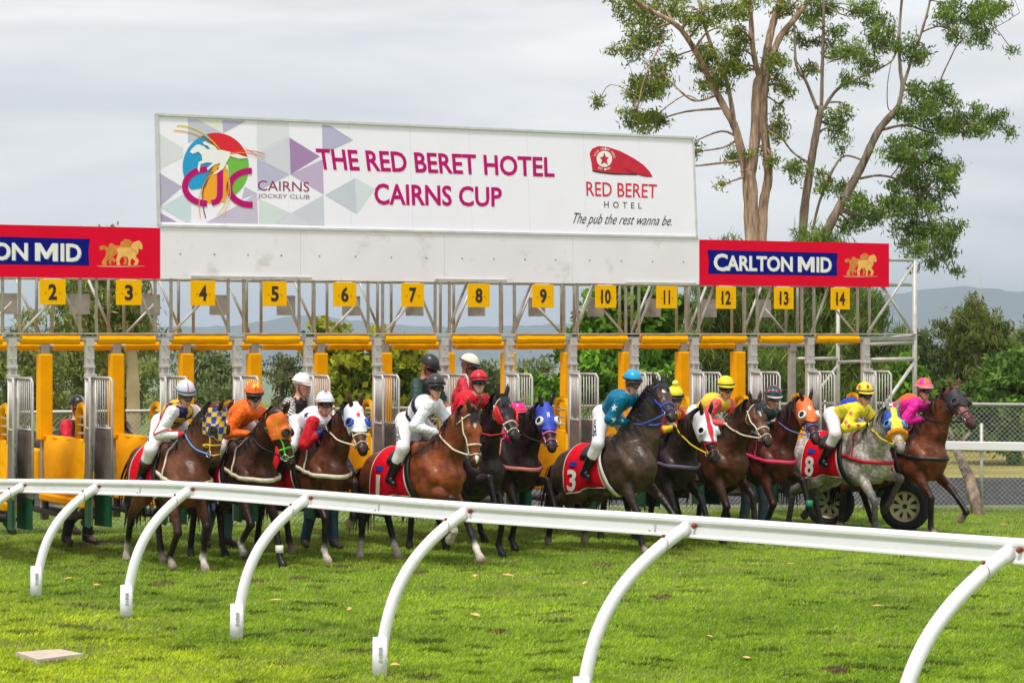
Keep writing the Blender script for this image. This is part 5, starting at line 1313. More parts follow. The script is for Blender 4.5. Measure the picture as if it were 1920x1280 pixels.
# one closed hand, palm down, fingers curling round a rein; unit: metres, wrist at the origin, knuckles along +x, thumb on +y
def build_hand():
    P = [Prim((0, 0, 0), (.05, 0, .002), (.026, .036), (.019, .017), (0, 1, 0), .012, 'h'), Prim((.045, -.025, 0), (.07, .022, 0), .016, None, None, .012, 'h')]
    for i, (y, l) in enumerate(((.028, .9), (.010, 1.0), (-.008, .95), (-.025, .78))):
        k0 = np.array([.078, y, .004]); k1 = k0 + np.array([.034, 0, -.016]) * l; k2 = k1 + np.array([-.004, 0, -.030]) * l; k3 = k2 + np.array([-.026, 0, -.004]) * l
        for a, b, r0, r1 in ((k0, k1, .0102, .0096), (k1, k2, .0096, .0088), (k2, k3, .0088, .0075)): P.append(Prim(a, b, (r0, r1), None, None, .003, 'h'))
    P += [Prim((.022, .030, -.004), (.055, .048, -.014), (.014, .011), None, None, .008, 'h'), Prim((.055, .048, -.014), (.082, .034, -.030), (.011, .0085), None, None, .004, 'h')]
    return surface(P, .0048)
HAND = build_hand()
def frame3(x, z):
    x = unit(x); y = unit(np.cross(z, x)); z = np.cross(x, y); return np.stack([x, y, z], 1)

def make_person(root, j, o):
    """j: joints in the root's frame; o: outfit"""
    lat = unit(j['shL'] - j['shR']); PR = []
    sk = .0
    A = lambda *a, **k: PR.append(Prim(*a, **k))
    pel, che, nk, hc, lk, hu = j['pel'], j['che'], j['neck'], j['head'], unit(j['look']), unit(j['up'])
    hu = unit(hu - lk * (hu @ lk)); hl_ = np.cross(hu, lk)
    A(j['hipL'], j['hipR'], .095, k=.03, tag='pel'); A(pel, che, (.125, .150), (.095, .108), lat, k=.04, tag='torso'); A(che, (j['shL'] + j['shR']) / 2, (.150, .135), (.105, .085), lat, k=.04, tag='torso')
    A((j['shL'] + j['shR']) / 2, hc - hu * .06 - lk * .015, (.060, .050), k=.03, tag='neck')
    HD = len(PR)
    A(hc + hu * .035 - lk * .025, hc + hu * .03 + lk * .022, (.074, .070), (.088, .084), hl_, k=.03, tag='head')
    A(hc + lk * .020 + hu * .0, hc - hu * .088 + lk * .050, (.064, .036), (.064, .036), hl_, k=.03, tag='head')
    A(hc + lk * .092 + hu * .004, hc + lk * .112 - hu * .034, (.009, .015), k=.012, tag='head')
    A(hc + lk * .084 - hu * .060, hc + lk * .086 - hu * .066, .017, k=.012, tag='head')
    for q in (-1, 1): A(hc + hl_ * q * .074 + hu * .01 - lk * .01, hc + hl_ * q * .076 - hu * .03 - lk * .008, (.014, .009), k=.008, tag='head')
    for q in (-1, 1): A(hc + hl_ * q * .032 + hu * .022 + lk * .078, hc + hl_ * q * .014 + hu * .018 + lk * .084, .012, k=.012, tag='head')
    for S in 'LR':
        A(j['sh' + S], j['el' + S], (.052, .043), k=.03, tag='ua'); A(j['el' + S], j['wr' + S], (.042, .027), k=.02, tag='fa')
        A(j['hip' + S], j['kn' + S], (.088, .058), k=.03, tag='th'); A(j['kn' + S], j['kn' + S] + (j['an' + S] - j['kn' + S]) * .35, (.056, .060), k=.02, tag='ca'); A(j['kn' + S] + (j['an' + S] - j['kn' + S]) * .35, j['an' + S], (.060, .036), k=.02, tag='ca')
        A(j['an' + S], j['toe' + S], (.038, .030), k=.02, tag='ft')
    skin = np.array(C(*o.get('skin', (222, 164, 134)))); glove = {S: np.array(C(*g)) if g else None for S, g in zip('LR', o.get('gloves', (None, None)))}
    V, Q = surface(PR, .0125)
    cols = np.tile(skin, (len(V), 1))
    rel = V - hc; m = (rel @ lk > .085) & (np.abs(rel @ hl_) < .024) & (np.abs(rel @ hu + .052) < .008); cols[m] = skin * [.75, .45, .42]
    VV, QQ, CC = [V], [Q], [cols]; n0 = len(V)
    for S, q in (('L', 1), ('R', -1)):
        d = unit(j['wr' + S] - j['el' + S]); d = unit(d + .35 * unit(j.get('grip' + S, d))); Rm = frame3(d, j.get('palm', Zv))
        hv = HAND[0].copy(); hq = HAND[1].copy()
        if q > 0: hv[:, 1] *= -1; hq = hq[:, ::-1]                     # thumbs inward
        hv = hv @ Rm.T + j['wr' + S] - d * .012
        VV.append(hv); QQ.append(hq + n0); n0 += len(hv)
        cc = glove[S] if glove[S] is not None else skin; CC.append(np.tile(cc, (len(hv), 1)))
    np_mesh('body', np.concatenate(VV), np.concatenate(QQ), M_SKIN, root, cols=np.concatenate(CC))
    # shirt or silks
    def garment(name, pr, material, colf, ripple=.0014):
        V, Q = surface(pr, .0135, ripple); ni = nearest(pr, V); ts = np.stack([p.t(*V.T) for p in pr], 1)[np.arange(len(V)), ni]
        sp_ = (j['shL'] + j['shR']) / 2 - pel; v = ((V - pel) @ sp_) / (sp_ @ sp_); u = (V - pel) @ lat; fr = np.cross(lat, unit(sp_)); fr = fr if fr @ lk > 0 else -fr; w_ = (V - pel - np.outer(v, sp_)) @ fr
        cols = np.array([C(*colf(pr[i].tag, t, uu, vv, ww)) for i, t, uu, vv, ww in zip(ni, ts, u, v, w_)])
        return np_mesh(name, V, Q, material, root, cols=cols), pr
    e_ = o.get('loose', .022)
    G_ = [Prim(pel + (che - pel) * .04, che, (.125 + e_, .152 + e_), (.098 + e_, .112 + e_), lat, .04, 'torso'), Prim(che, (j['shL'] + j['shR']) / 2 - unit(nk - che) * .01, (.150 + e_, .130 + e_), (.106 + e_, .082 + e_ * .6), lat, .04, 'torso')]
    G_.append(Prim((j['shL'] + j['shR']) / 2, (j['shL'] + j['shR']) / 2 + (nk - che) * .16, (.078, .066), None, None, .03, 'collar'))
    for S in 'LR':
        G_.append(Prim(j['sh' + S], j['el' + S], (.058 + e_ * .7, .050 + e_ * .7), None, None, .04, 'ua' + S))
        if not o.get('short'): G_.append(Prim(j['el' + S], j['el' + S] + (j['wr' + S] - j['el' + S]) * .90, (.048 + e_ * .65, .033 + e_ * .3), None, None, .03, 'fa' + S))
        else: G_[-1] = Prim(j['sh' + S], j['sh' + S] + (j['el' + S] - j['sh' + S]) * .75, (.058 + e_, .058 + e_), None, None, .04, 'ua' + S)
    shirt, spr = garment('silks' if o.get('jockey', True) else 'shirt', G_, M_SILK if o.get('jockey', True) else M_BREECH, o['silks'], .0048)
    B_ = [Prim(j['hipL'], j['hipR'], .112, None, None, .03, 'pel'), Prim(pel, pel + (che - pel) * .22, (.136, .138), (.112, .112), lat, .03, 'pel')]
    for S in 'LR':
        B_.append(Prim(j['hip' + S], j['kn' + S], (.104, .074), None, None, .03, 'th' + S)); kk = .40 if o.get('jockey', True) else .93
        B_.append(Prim(j['kn' + S], j['kn' + S] + (j['an' + S] - j['kn' + S]) * kk, (.073, .070 if o.get('jockey', True) else .062), None, None, .03, 'ca' + S))
    br, bpr = garment('breeches' if o.get('jockey', True) else 'trousers', B_, M_BREECH, lambda tg, t, u, v, w: o.get('legs', (238, 234, 236)), .0016)
    for S in 'LR':
        a = j['kn' + S] + (j['an' + S] - j['kn' + S]) * (.40 if o.get('jockey', True) else .94); d = j['an' + S] - j['toe' + S]
        bt = [Prim(a, j['an' + S], (.068, .046), None, None, .02, 'b'), Prim(j['an' + S] + d * .12, j['toe' + S], (.046, .037), None, None, .02, 'b'), Prim(j['an' + S] + d * .2 - hu * 0 + np.array([0, 0, -.03]), j['an' + S] + np.array([0, 0, -.03]), .03, None, None, .02, 'b')]
        V, Q = surface(bt, .013); ob = np_mesh('boot' if o.get('jockey', True) else 'shoe', V, Q, M_BOOT if o.get('jockey', True) else flat('brown shoe', (70, 58, 48), .6, var=.2), root)
        if o.get('boottop'): MB().tube([a - (j['an' + S] - j['kn' + S]) * .05, a + (j['an' + S] - j['kn' + S]) * .14], [.0755, .072], 16).build('boot_top', M_BROWNB, ob, smooth=True)
    # helmet
    hm = o.get('helmet')
    if hm:
        c = hc + hu * .062 - lk * .008; nu, nv = 15, 40; rl, rf, rh = .104, .126, .112; W_ = []; CV = []
        for i in range(nu):
            el = R(90 - (90 + hm.get('low', 5)) * i / (nu - 1))
            for k in range(nv):
                az = 2 * math.pi * k / nv; drop = -.012 * math.cos(az) if i == nu - 1 else 0
                W_.append(c + hl_ * rl * math.cos(el) * math.sin(az) + lk * rf * math.cos(el) * math.cos(az) + hu * (rh * math.sin(el) + .018 * max(math.cos(az), 0) * (1 - i / nu) * 0 + drop * -1))
                CV.append(C(*hm['col'](az if az < math.pi else az - 2 * math.pi, el)))
        ho = np_mesh('helmet' if hm.get('kind') != 'cap' else 'cap', W_, grid_faces(nu, nv, True)[:, ::-1], M_SHELL, root, cols=np.array(CV)); q = ho.modifiers.new('t', 'SOLIDIFY'); q.thickness = .012; q.offset = 1
        A_ = []; B2 = []
        for az in np.linspace(-1.15, 1.15, 17):
            p = c + hl_ * (rl + .004) * math.sin(az) + lk * (rf + .004) * math.cos(az) - hu * .006; A_.append(p); B2.append(p + (lk * math.cos(az) * .042 + hl_ * math.sin(az) * .010) - hu * .020 * math.cos(az))
        MB().strip(A_, B2).build('peak', solid(hm.get('peak', (24, 22, 24)), .4), ho, smooth=True, thick=.007)
        P = [c + (hl_ * (rl + .006) * math.sin(a) + lk * (rf + .006) * math.cos(a)) * math.cos(R(4)) + hu * .006 for a in np.linspace(0, 2 * math.pi, 36)]
        MB().tube(P, .0085, 6, caps=False).build('goggle_strap', solid(hm.get('band', (24, 22, 24))), ho, smooth=True)
        if hm.get('pom'): MB().tube([c + hu * (rh + t) for t in (0, .012, .03, .05, .066)], [.02, .036, .042, .034, .006], 12).build('pompom', solid(hm['pom'], .9), ho, smooth=True)
        if hm.get('stars'):
            cc, els = hm['stars']; hp = [Prim(c - lk * .012, c + lk * .012, (rl + .012, rl + .012), (.118, .118), hl_, .02)]
            for az, el in els:
                nrm = hl_ * math.cos(el) * math.sin(az) + lk * math.cos(el) * math.cos(az) + hu * math.sin(el)
                p = c + hl_ * rl * 1.16 * math.cos(el) * math.sin(az) + lk * rf * 1.14 * math.cos(el) * math.cos(az) + hu * rh * 1.14 * math.sin(el)
                n_ = len(STAR); r_ = unit(np.cross(hu if abs(nrm @ hu) < .95 else lk, nrm)); up = np.cross(nrm, r_); shp = hm.get('shape', STAR); sz = hm.get('ssize', .034)
                polymesh('star', [p] + [p + (r_ * x + up * y) * sz - nrm * sz * .10 * (x * x + y * y) for x, y in shp], [(0, 1 + i, 1 + (i + 1) % len(shp)) for i in range(len(shp))], solid(cc), ho)
        if hm.get('word'):
            nrm = unit(lk * .8 + hu * .6); p = c + lk * rf * .80 + hu * rh * .78 + nrm * .012; V_, F_, _ = text_mesh(hm['word'], bold=.04); r_ = unit(np.cross(hu, nrm)); up = np.cross(nrm, r_)
            polymesh('helmet_letter', [p + r_ * (u - .5) * .055 + up * (v - .5) * .065 for u, v in V_], F_, solid((250, 226, 60)), ho)
        for q in (-1, 1):
            MB().tube([hc + hl_ * q * .082 + hu * .04, hc + hl_ * q * .078 - hu * .04 + lk * .005, hc + hl_ * q * .03 - hu * .108 + lk * .045, hc - hu * .118 + lk * .052], .006, 6).build('chin_strap', M_STRAP, ho, smooth=True)
    if o.get('goggles', True):
        hp = PR[HD:]; nu, nv = 6, 19; W_ = []
        for i in range(nu):
            for k in range(nv):
                az = R(-72 + 144 * k / (nv - 1)); hgt = .030 - .052 * i / (nu - 1) * (1 - .25 * math.exp(-(az / .2) ** 2)); W_.append(hc + (hl_ * math.sin(az) + lk * math.cos(az)) * .16 + hu * hgt)
        g = np_mesh('goggles', snap(hp, W_, .012, 9), grid_faces(nu, nv)[:, ::-1], M_GOG if o.get('goggles', True) is True else M_GOGC, root); q = g.modifiers.new('t', 'SOLIDIFY'); q.thickness = .008
        fr_ = np.array(snap(hp, [hc + (hl_ * math.sin(az) + lk * math.cos(az)) * .16 - hu * .024 for az in np.linspace(R(-70), R(70), 15)], .014, 9)); MB().tube(list(fr_), .0055, 6).build('goggle_rim', solid(o.get('rim', (40, 38, 40))), g, smooth=True)
    else:
        for q in (-1, 1):
            p = hc + hl_ * q * .031 + lk * .084 + hu * .006; MB().tube([p - lk * .006, p + lk * .004, p + lk * .008], [.012, .011, .003], 8).build('eye', M_EYE, root, smooth=True)
    return spr, bpr

def solid_col(*rgb): return lambda tg, t, u, v, w: rgb
HIP_A, THI, SHI, UARM, FARM = .10, .43, .43, .28, .26
def jockey(sp, o, head_px, label, hip=None, hand_z=0.0):
    """crouched over the withers; head placed from the photograph in the horse's middle plane"""
    toloc, T = sp['toloc'], sp['T']; hw = R(0)
    c0, n0 = sp['O'], np.array([-math.sin(sp['rz']), math.cos(sp['rz']), 0])
    hcw = on_plane(head_px[0], head_px[1], c0 + n0 * o.get('side', 0), n0); hc = toloc(hcw)
    hc[0] = np.clip(hc[0], .05, .47)
    r = empty('person', tuple(sp['O']), sp['rz']); tag(r, label, 'jockey', 'jockeys riding out of the starting gate')
    camdir = unit(toloc(EYEP) - hc); yaw = o.get('yaw', .4); look = unit(np.array([1, 0, -.12]) * (1 - yaw) + camdir * [1, 1, 0] * yaw + np.array([0, 0, o.get('nod', -.15) + .16]))
    sh = hc + np.array([-.07, 0, -.185]); hipn = hip if hip is not None else np.array([-.24, 0, 1.56]); d = unit(sh - hipn); pel = sh - d * .46; 
    if pel[2] < 1.54: pel[2] = 1.54
    j = dict(look=look, up=np.array([0, 0, 1.]) + lookup(look), head=hc)
    sl = np.array([0, 1.0, 0]); tw = o.get('twist', .5); sl = unit(np.array([-tw, 1, 0]))
    for S, q in (('L', 1), ('R', -1)):
        j['sh' + S] = sh + sl * q * .185; j['hip' + S] = pel + np.array([0, q * .095, 0])
        an = T((-.05, q * .335, 1.17)); j['kn' + S], an = ik(j['hip' + S], an, THI, SHI, (1, q * .35, .15)); j['an' + S] = an; j['toe' + S] = an + np.array([.125, q * .03, -.035])
        hv = sp['fwd']; hand = sp['nb'] + hv * o.get('reach', .20) + np.array([-.02, q * .105, .24 + hand_z])
        if o.get('hands' + S) is not None: hand = hc + np.array(o['hands' + S])
        j['el' + S], j['wr' + S] = ik(j['sh' + S], hand, UARM, FARM, (-.5, q * .9, -.6)); j['grip' + S] = np.array([1, -q * .4, -.4])
    j['pel'] = pel; j['che'] = pel + (sh - pel) * .62 + np.array([-.03, 0, .05]); j['neck'] = sh + (hc - sh) * .35
    res = make_person(r, j, o); sp['j'] = j
    # reins from the hands to the bit
    for b in sp['bits']:
        S = 'L' if b[1] - sp['poll'][1] > 0 else 'R'
        pass
    bl = sorted(sp['bits'], key=lambda b: b[1])
    for b, S in ((bl[1], 'L'), (bl[0], 'R')):
        h_ = j['wr' + S] + unit(j['wr' + S] - j['el' + S]) * .085 - Zv * .02; P = smooth_path([h_, (h_ + b) / 2 - Zv * .03 + np.array([0, (.06 if S == 'L' else -.06), 0]), b], 6)
        P = [p for p in P]; PS = np.array(P); x = field(sp['body_pr'], *PS.T); PS[x < .012] = snap(sp['body_pr'], PS[x < .012], .014, 6) if (x < .012).any() else PS[x < .012]
        MB().tube(list(PS), .0095, 6).build('rein', sp.get('rein', M_STRAPB), sp['root'], smooth=True)
    return r, j, res
def lookup(lk): return np.array([-lk[0], -lk[1], 0]) * lk[2] * .0

def attendant(px, feet_s, ledge, facing, o, label, height=1.76, arms=None, lean=0.0, toe=0, group='gate attendants'):
    """standing person; facing is a world angle, feet on the ground or on a ledge"""
    Y = FPX / feet_s; base = np.array([(px - CX) / feet_s, Y, ledge]); r = empty('person', tuple(base), facing); tag(r, label, 'attendant', group)
    k = height / 1.76; j = {}; look = o.get('lookv', (1, 0, -.1)); pel = np.array([0, 0, .94 * k]); sh = np.array([lean * .46, 0, 1.44 * k - abs(lean) * .12]); hc = sh + np.array([.03 + lean * .10, 0, .195])
    j.update(pel=pel, che=pel + (sh - pel) * .62 + [-.01, 0, 0], neck=sh + (hc - sh) * .35, head=hc, look=look, up=(0, 0, 1.))
    for S, q in (('L', 1), ('R', -1)):
        j['sh' + S] = sh + [0, q * .175, 0]; j['hip' + S] = pel + [0, q * .095, 0]; st = .10 * q * o.get('stride', .6)
        j['an' + S] = np.array([st, q * .12, .085]); j['kn' + S], _ = ik(j['hip' + S], j['an' + S], .44 * k, .44 * k, (1, 0, 0)); j['toe' + S] = j['an' + S] + [.13, q * .03, -.04]
        hand = sh + np.array((arms or {}).get(S, (.28, q * .12, -.30))); j['el' + S], j['wr' + S] = ik(j['sh' + S], hand, UARM, FARM, (-.4, q * .8, -.6))
    o = dict(o); o['jockey'] = False; make_person(r, j, o); return r
# ------------------------------------------------------------------ the field: twelve runners, their riders, the pony and the attendants
BAY = C(106, 58, 32); DBAY = C(60, 35, 23); BLK = C(36, 25, 20); RBAY = C(138, 70, 32); BROWN = C(84, 54, 38)
def checks(a, b, nu=6, nv=7): return lambda u, an, t: a if (int(u * nu) + int((an + math.pi) / (2 * math.pi) * nv * 1.6)) % 2 else b
one = lambda *c: (lambda u, an, t: c)
def stripe(base, mid, w=.28, edge=None): return lambda u, an, t: mid if abs(an) < w else base
horses = [
 dict(key='A', chest=362, s=170.0, head=29, pitch=3, poll=(408, 768), muz=(403, 884), coat=BAY, legs=[(.70, 0), (.44, .02), (-.62, 0), (-1.0, 0)], socks=(1, 0, 0, 1), palehoof=True, breast=M_STRAPW,
      hood=dict(col=checks((36, 62, 160), (246, 196, 48)), cup=(26, 24, 26), t=(-.06, .50)), bridle=flat('yellow strap', (240, 200, 60), .5), rein=flat('blue rein', (90, 150, 210), .5), num=None,
      label='bay horse in blue and yellow checked hood ridden by the white and navy jockey'),
 dict(key='B', chest=492, s=165.9, head=31, pitch=4, poll=(520, 778), muz=(552, 886), coat=C(72, 38, 22), legs=[(.92, 0), (.50, .10), (-.66, 0), (-.98, 0)], socks=(0, 1, 0, 0), breast=M_STRAPW,
      hood=dict(col=one(240, 118, 30), cup=(58, 40, 30), word='H', wordcol=(250, 214, 40), t=(-.06, .48)), bridle=flat('lime strap', (96, 224, 60), .5), rein=M_STRAPB, wraps=[(0, (238, 232, 222))],
      label='dark bay horse in orange hood with lime bridle under the orange jockey'),
 dict(key='C', chest=628, s=162.9, head=33, pitch=5, poll=(664, 768), muz=(682, 848), coat=C(92, 48, 27), legs=[(.80, .42), (.78, 0), (-.64, 0), (-.98, 0)], socks=(0, 1, 0, 0), breast=M_STRAPW, palehoof=True,
      hood=dict(col=one(232, 236, 246), cup=(52, 88, 196), star=(206, 26, 44), t=(-.10, .54)), bridle=M_STRAPW, rein=M_STRAPW, label='brown horse in white hood with red star and blue eye cups'),
 dict(key='D', chest=848, s=166.6, head=37, pitch=9, poll=(882, 772), muz=(893, 872), coat=RBAY, legs=[(1.10, 0), (.86, .30), (-.60, 0), (-.96, 0)], socks=(1, 1, 1, 1), blaze=[(.24, .34, .022), (.80, .97, .022)], palehoof=True,
      bridle=M_STRAPW, rein=M_STRAPW, num='1', breast=None, label='bright bay horse with white socks and number one cloth'),
 dict(key='E', chest=922, s=159.8, head=33, pitch=6, poll=(938, 752), muz=(968, 822), coat=BLK, legs=[(.70, 0), (.92, .48), (-.58, 0), (-.95, 0)], cheeks=(220, 24, 34), bridle=M_STRAPW, rein=flat('red rein', (214, 40, 60), .5), breast=None, neck=.90,
      label='black brown horse with red cheek pieces under the all red jockey'),
 dict(key='F', chest=990, s=154.5, head=32, pitch=5, poll=(1022, 768), muz=(1036, 842), coat=C(42, 26, 20), legs=[(1.0, .40), (.62, 0), (-.58, 0), (-.95, 0)], breast=flat('dusty pink strap', (206, 120, 110), .6),
      hood=dict(col=one(38, 66, 176), cup=(236, 236, 236), word='W', wordcol=(240, 240, 244), t=(-.10, .54)), bridle=flat('pink strap', (228, 120, 170), .5), rein=M_STRAPB, label='dark horse in royal blue hood with white eye cups'),
 dict(key='G', chest=1212, s=157.2, head=37, pitch=12, poll=(1238, 722), muz=(1262, 784), coat=C(76, 56, 40), legs=[(1.12, .22), (.86, 0), (-.68, .05), (-1.02, 0)], blaze=[(.20, .32, .024)], facek=1.0, neck=.90, palehoof=True,
      bridle=flat('royal blue strap', (50, 80, 200), .5), rein=flat('blue rein two', (70, 100, 210), .5), num='3', girth=M_TRIM, breast=None, label='grey brown horse with blue bridle and number three cloth, head held high'),
 dict(key='H', chest=1286, s=152.2, head=32, pitch=5, poll=(1318, 782), muz=(1342, 864), coat=C(40, 28, 22), legs=[(.90, .14), (.56, 0), (-.62, 0), (-.96, 0)], breast=flat('purple grey strap', (96, 84, 104), .6),
      hood=dict(col=stripe((228, 228, 232), (206, 30, 46)), cup=(226, 226, 230), t=(-.12, .56)), bridle=flat('deep red strap', (190, 30, 50), .5), rein=flat('yellow rein', (226, 196, 40), .5), label='dark horse in white hood with red centre stripe'),
 dict(key='I', chest=1382, s=149.5, head=33, pitch=6, poll=(1412, 762), muz=(1442, 832), coat=C(84, 50, 30), legs=[(.95, .10), (.58, 0), (-.58, 0), (-.98, 0)], bridle=M_STRAPW, rein=M_STRAPW, blaze=[(.22, .36, .018)], breast=None, label='plain brown horse with white bridle and small star under the yellow and coral jockey'),
 dict(key='J', chest=1470, s=147.0, head=32, pitch=6, poll=(1508, 757), muz=(1532, 828), coat=C(86, 38, 22), legs=[(.95, .30), (.55, 0), (-.58, 0), (-.96, 0)], breast=flat('hot pink strap', (226, 50, 96), .6), wraps=[(0, (40, 130, 96))],
      hood=dict(col=one(238, 116, 52), cup=(236, 232, 226), star=(246, 240, 232), t=(-.06, .50)), bridle=flat('mid blue strap', (60, 90, 180), .5), rein=flat('violet rein', (110, 100, 170), .5), label='red bay horse in orange hood with white eye cups and pink chest strap'),
 dict(key='K', chest=1652, s=147.5, head=33, pitch=6, poll=(1672, 778), muz=(1690, 842), coat=C(186, 177, 167), dark=C(120, 108, 102), points=C(74, 66, 62), legs=[(.62, .36), (.82, 0), (-.58, 0), (-.98, 0)], dapple=True, bay=False, facek=1.2, roll=True, breast=flat('red strap', (190, 26, 44), .6), num='8',
      hood=dict(col=lambda u, an, t: (40, 84, 190) if (abs(an) > .75 or (u < .45 and abs(an) > .35)) else (244, 214, 60), cup=(90, 150, 210), t=(-.08, .54)), bridle=flat('gold strap', (236, 200, 60), .5), rein=flat('yellow rein two', (230, 206, 50), .5), label='dapple grey horse with number eight cloth and orange fleece noseband'),
 dict(key='L', chest=1757, s=145.0, head=36, pitch=8, poll=(1786, 737), muz=(1826, 798), coat=C(114, 58, 30), legs=[(1.0, .22), (.80, 0), (-.58, 0), (-.96, 0)], facek=1.25, neck=.90, palehoof=True, breast=M_STRAPB,
      hood=dict(col=one(40, 38, 44), cup=(70, 60, 60), t=(.02, .46), wrap=120), bridle=flat('slate strap', (84, 96, 130), .5), rein=M_STRAPB, label='bay horse in small black hood nearest the gate end wheels'),
]
for h_ in horses: make_horse(h_)
Hs = {h_['key']: h_ for h_ in horses}

def two(torso, sleeve): return lambda tg, t, u, v, w: torso if tg in ('torso', 'collar') else sleeve
def silkA(tg, t, u, v, w):
    if tg in ('torso', 'collar'): return (240, 190, 40) if (int((v + 2) * 5.5) + int((u + 2) * 9)) % 2 else (42, 40, 88)
    return (214, 44, 62) if (tg[0] == 'f' and t > .90) else (244, 242, 244)
def silkB(tg, t, u, v, w):
    if tg == 'torso' and w > .05 and abs(u) < .13 and .35 < v < .7: return (196, 110, 26)
    return (242, 106, 18)
def silkC(tg, t, u, v, w):
    if tg[0] in 'uf' and not (tg[0] == 'f' and t > .8): return (206, 24, 40)
    return (244, 242, 248) if tg[0] != 'f' else (40, 44, 110)
def silkD(tg, t, u, v, w):
    if tg == 'torso' and (.60 < v < .76 or .22 < v < .36): return (38, 34, 42)
    return (238, 238, 244)
def silkH(tg, t, u, v, w):
    if tg in ('torso', 'collar'): return (238, 206, 40) if (int((v + u * 2 + 3) * 4) + int((v - u * 2 + 3) * 4)) % 2 else (200, 30, 30)
    return (204, 26, 34) if t < .6 else (236, 198, 40)
def silkK(tg, t, u, v, w):
    if tg in ('torso', 'collar'):
        if abs(u + (v - .5) * .12) < .055 and w > 0: return (30, 50, 150)
        if w < -.10: return (34, 60, 170)
    return (240, 226, 48)
def silkL(tg, t, u, v, w):
    if tg == 'torso' and w < -.10: return (238, 96, 40)
    return (224, 28, 148)
def hc(*c): return lambda az, el: c
def quarters(a, b, n=4): return lambda az, el: a if int((az + math.pi) / (2 * math.pi) * n + .5) % 2 else b
WB = (240, 238, 242)
J = [
 ('A', (373, 742), dict(silks=silkA, helmet=dict(col=lambda az, el: (206, 50, 62) if abs(az) < .10 or abs(abs(az) - 1.5) < .06 else (212, 214, 222), peak=(120, 122, 130), band=(110, 110, 116)), goggles='c', gloves=((30, 28, 30),) * 2, boottop=True, yaw=.35, nod=-.35), 'jockey in white sleeved navy and yellow silks with silver helmet'),
 ('B', (489, 744), dict(silks=silkB, helmet=dict(col=hc(246, 112, 20), word='H', band=(200, 90, 20)), gloves=((34, 30, 30),) * 2, boottop=True, yaw=.55, nod=-.3), 'jockey in plain orange silks and orange helmet'),
 ('C', (609, 760), dict(silks=silkC, helmet=dict(col=hc(234, 236, 244), stars=((206, 30, 50), [(0.05, .95)]), band=(230, 230, 236), peak=(228, 228, 232)), gloves=((40, 40, 44),) * 2, yaw=.75, nod=-.05), 'jockey in white silks with navy stars and red sleeves'),
 ('D', (817, 728), dict(silks=silkD, helmet=dict(col=hc(58, 52, 60)), yaw=.6, nod=-.1, twist=.8), 'jockey in white silks with two black bands and dark helmet'),
 ('E', (898, 720), dict(silks=solid_col(214, 16, 42), helmet=dict(col=hc(222, 20, 40), peak=(214, 24, 40)), gloves=((236, 236, 236),) * 2, yaw=.8, nod=.0, skin=(226, 178, 150)), 'jockey in plain red silks and red helmet'),
 ('F', (977, 778), dict(silks=solid_col(206, 18, 110), helmet=dict(col=lambda az, el: (30, 26, 30) if el > .9 else ((240, 90, 60) if el < .12 else (234, 30, 140)), band=(230, 120, 60), peak=(226, 60, 120)), yaw=.7, nod=-.15, skin=(150, 98, 72)), 'jockey in magenta silks and black topped pink helmet crouched low'),
 ('G', (1187, 719), dict(silks=solid_col(0, 110, 146), helmet=dict(col=hc(18, 160, 206)), goggles='c', yaw=.35, nod=-.25, side=-.03), 'jockey in teal silks with white stars and turquoise helmet'),
 ('H', (1279, 749), dict(silks=silkH, helmet=dict(col=hc(240, 226, 20), pom=(250, 240, 120)), goggles='c', rim=(236, 230, 220), gloves=((34, 30, 30),) * 2, yaw=.7, nod=-.3), 'jockey in red and yellow diamond silks with bobbled yellow helmet'),
 ('I', (1377, 730), dict(silks=two((240, 204, 66), (240, 92, 92)), helmet=dict(col=hc(246, 222, 24), peak=(240, 216, 30)), gloves=((222, 214, 212),) * 2, yaw=.6, nod=-.2), 'jockey in yellow silks with coral sleeves and yellow helmet'),
 ('J', (1452, 748), dict(silks=two((24, 62, 52), (30, 40, 44)), helmet=dict(col=hc(22, 70, 58), stars=((232, 60, 150), [(0, .55), (.95, .5), (-.95, .5), (1.9, .5), (-1.9, .5), (0, 1.3)]), ssize=.030, peak=(190, 190, 190)), goggles='c', rim=(230, 230, 230), yaw=.45, nod=-.25), 'jockey in dark green silks and dark green helmet with pink stars'),
 ('K', (1621, 741), dict(silks=silkK, helmet=dict(col=hc(244, 222, 40), stars=((212, 40, 44), [(0, .6), (1.1, .5), (-1.1, .5), (2.2, .5), (-2.2, .5)]), shape=DIAMOND, ssize=.026, peak=(240, 220, 50)), gloves=((36, 34, 34),) * 2, boottop=True, yaw=.5, nod=-.2), 'jockey in bright yellow silks with red diamonds and blue sash'),
 ('L', (1746, 733), dict(silks=silkL, helmet=dict(col=quarters((232, 36, 150), (244, 110, 50), 8), peak=(236, 140, 150), band=(238, 170, 170)), gloves=((226, 224, 222),) * 2, yaw=.5, nod=-.1), 'jockey in hot pink silks with pink and orange quartered helmet'),
]
NAVY = (34, 40, 112)
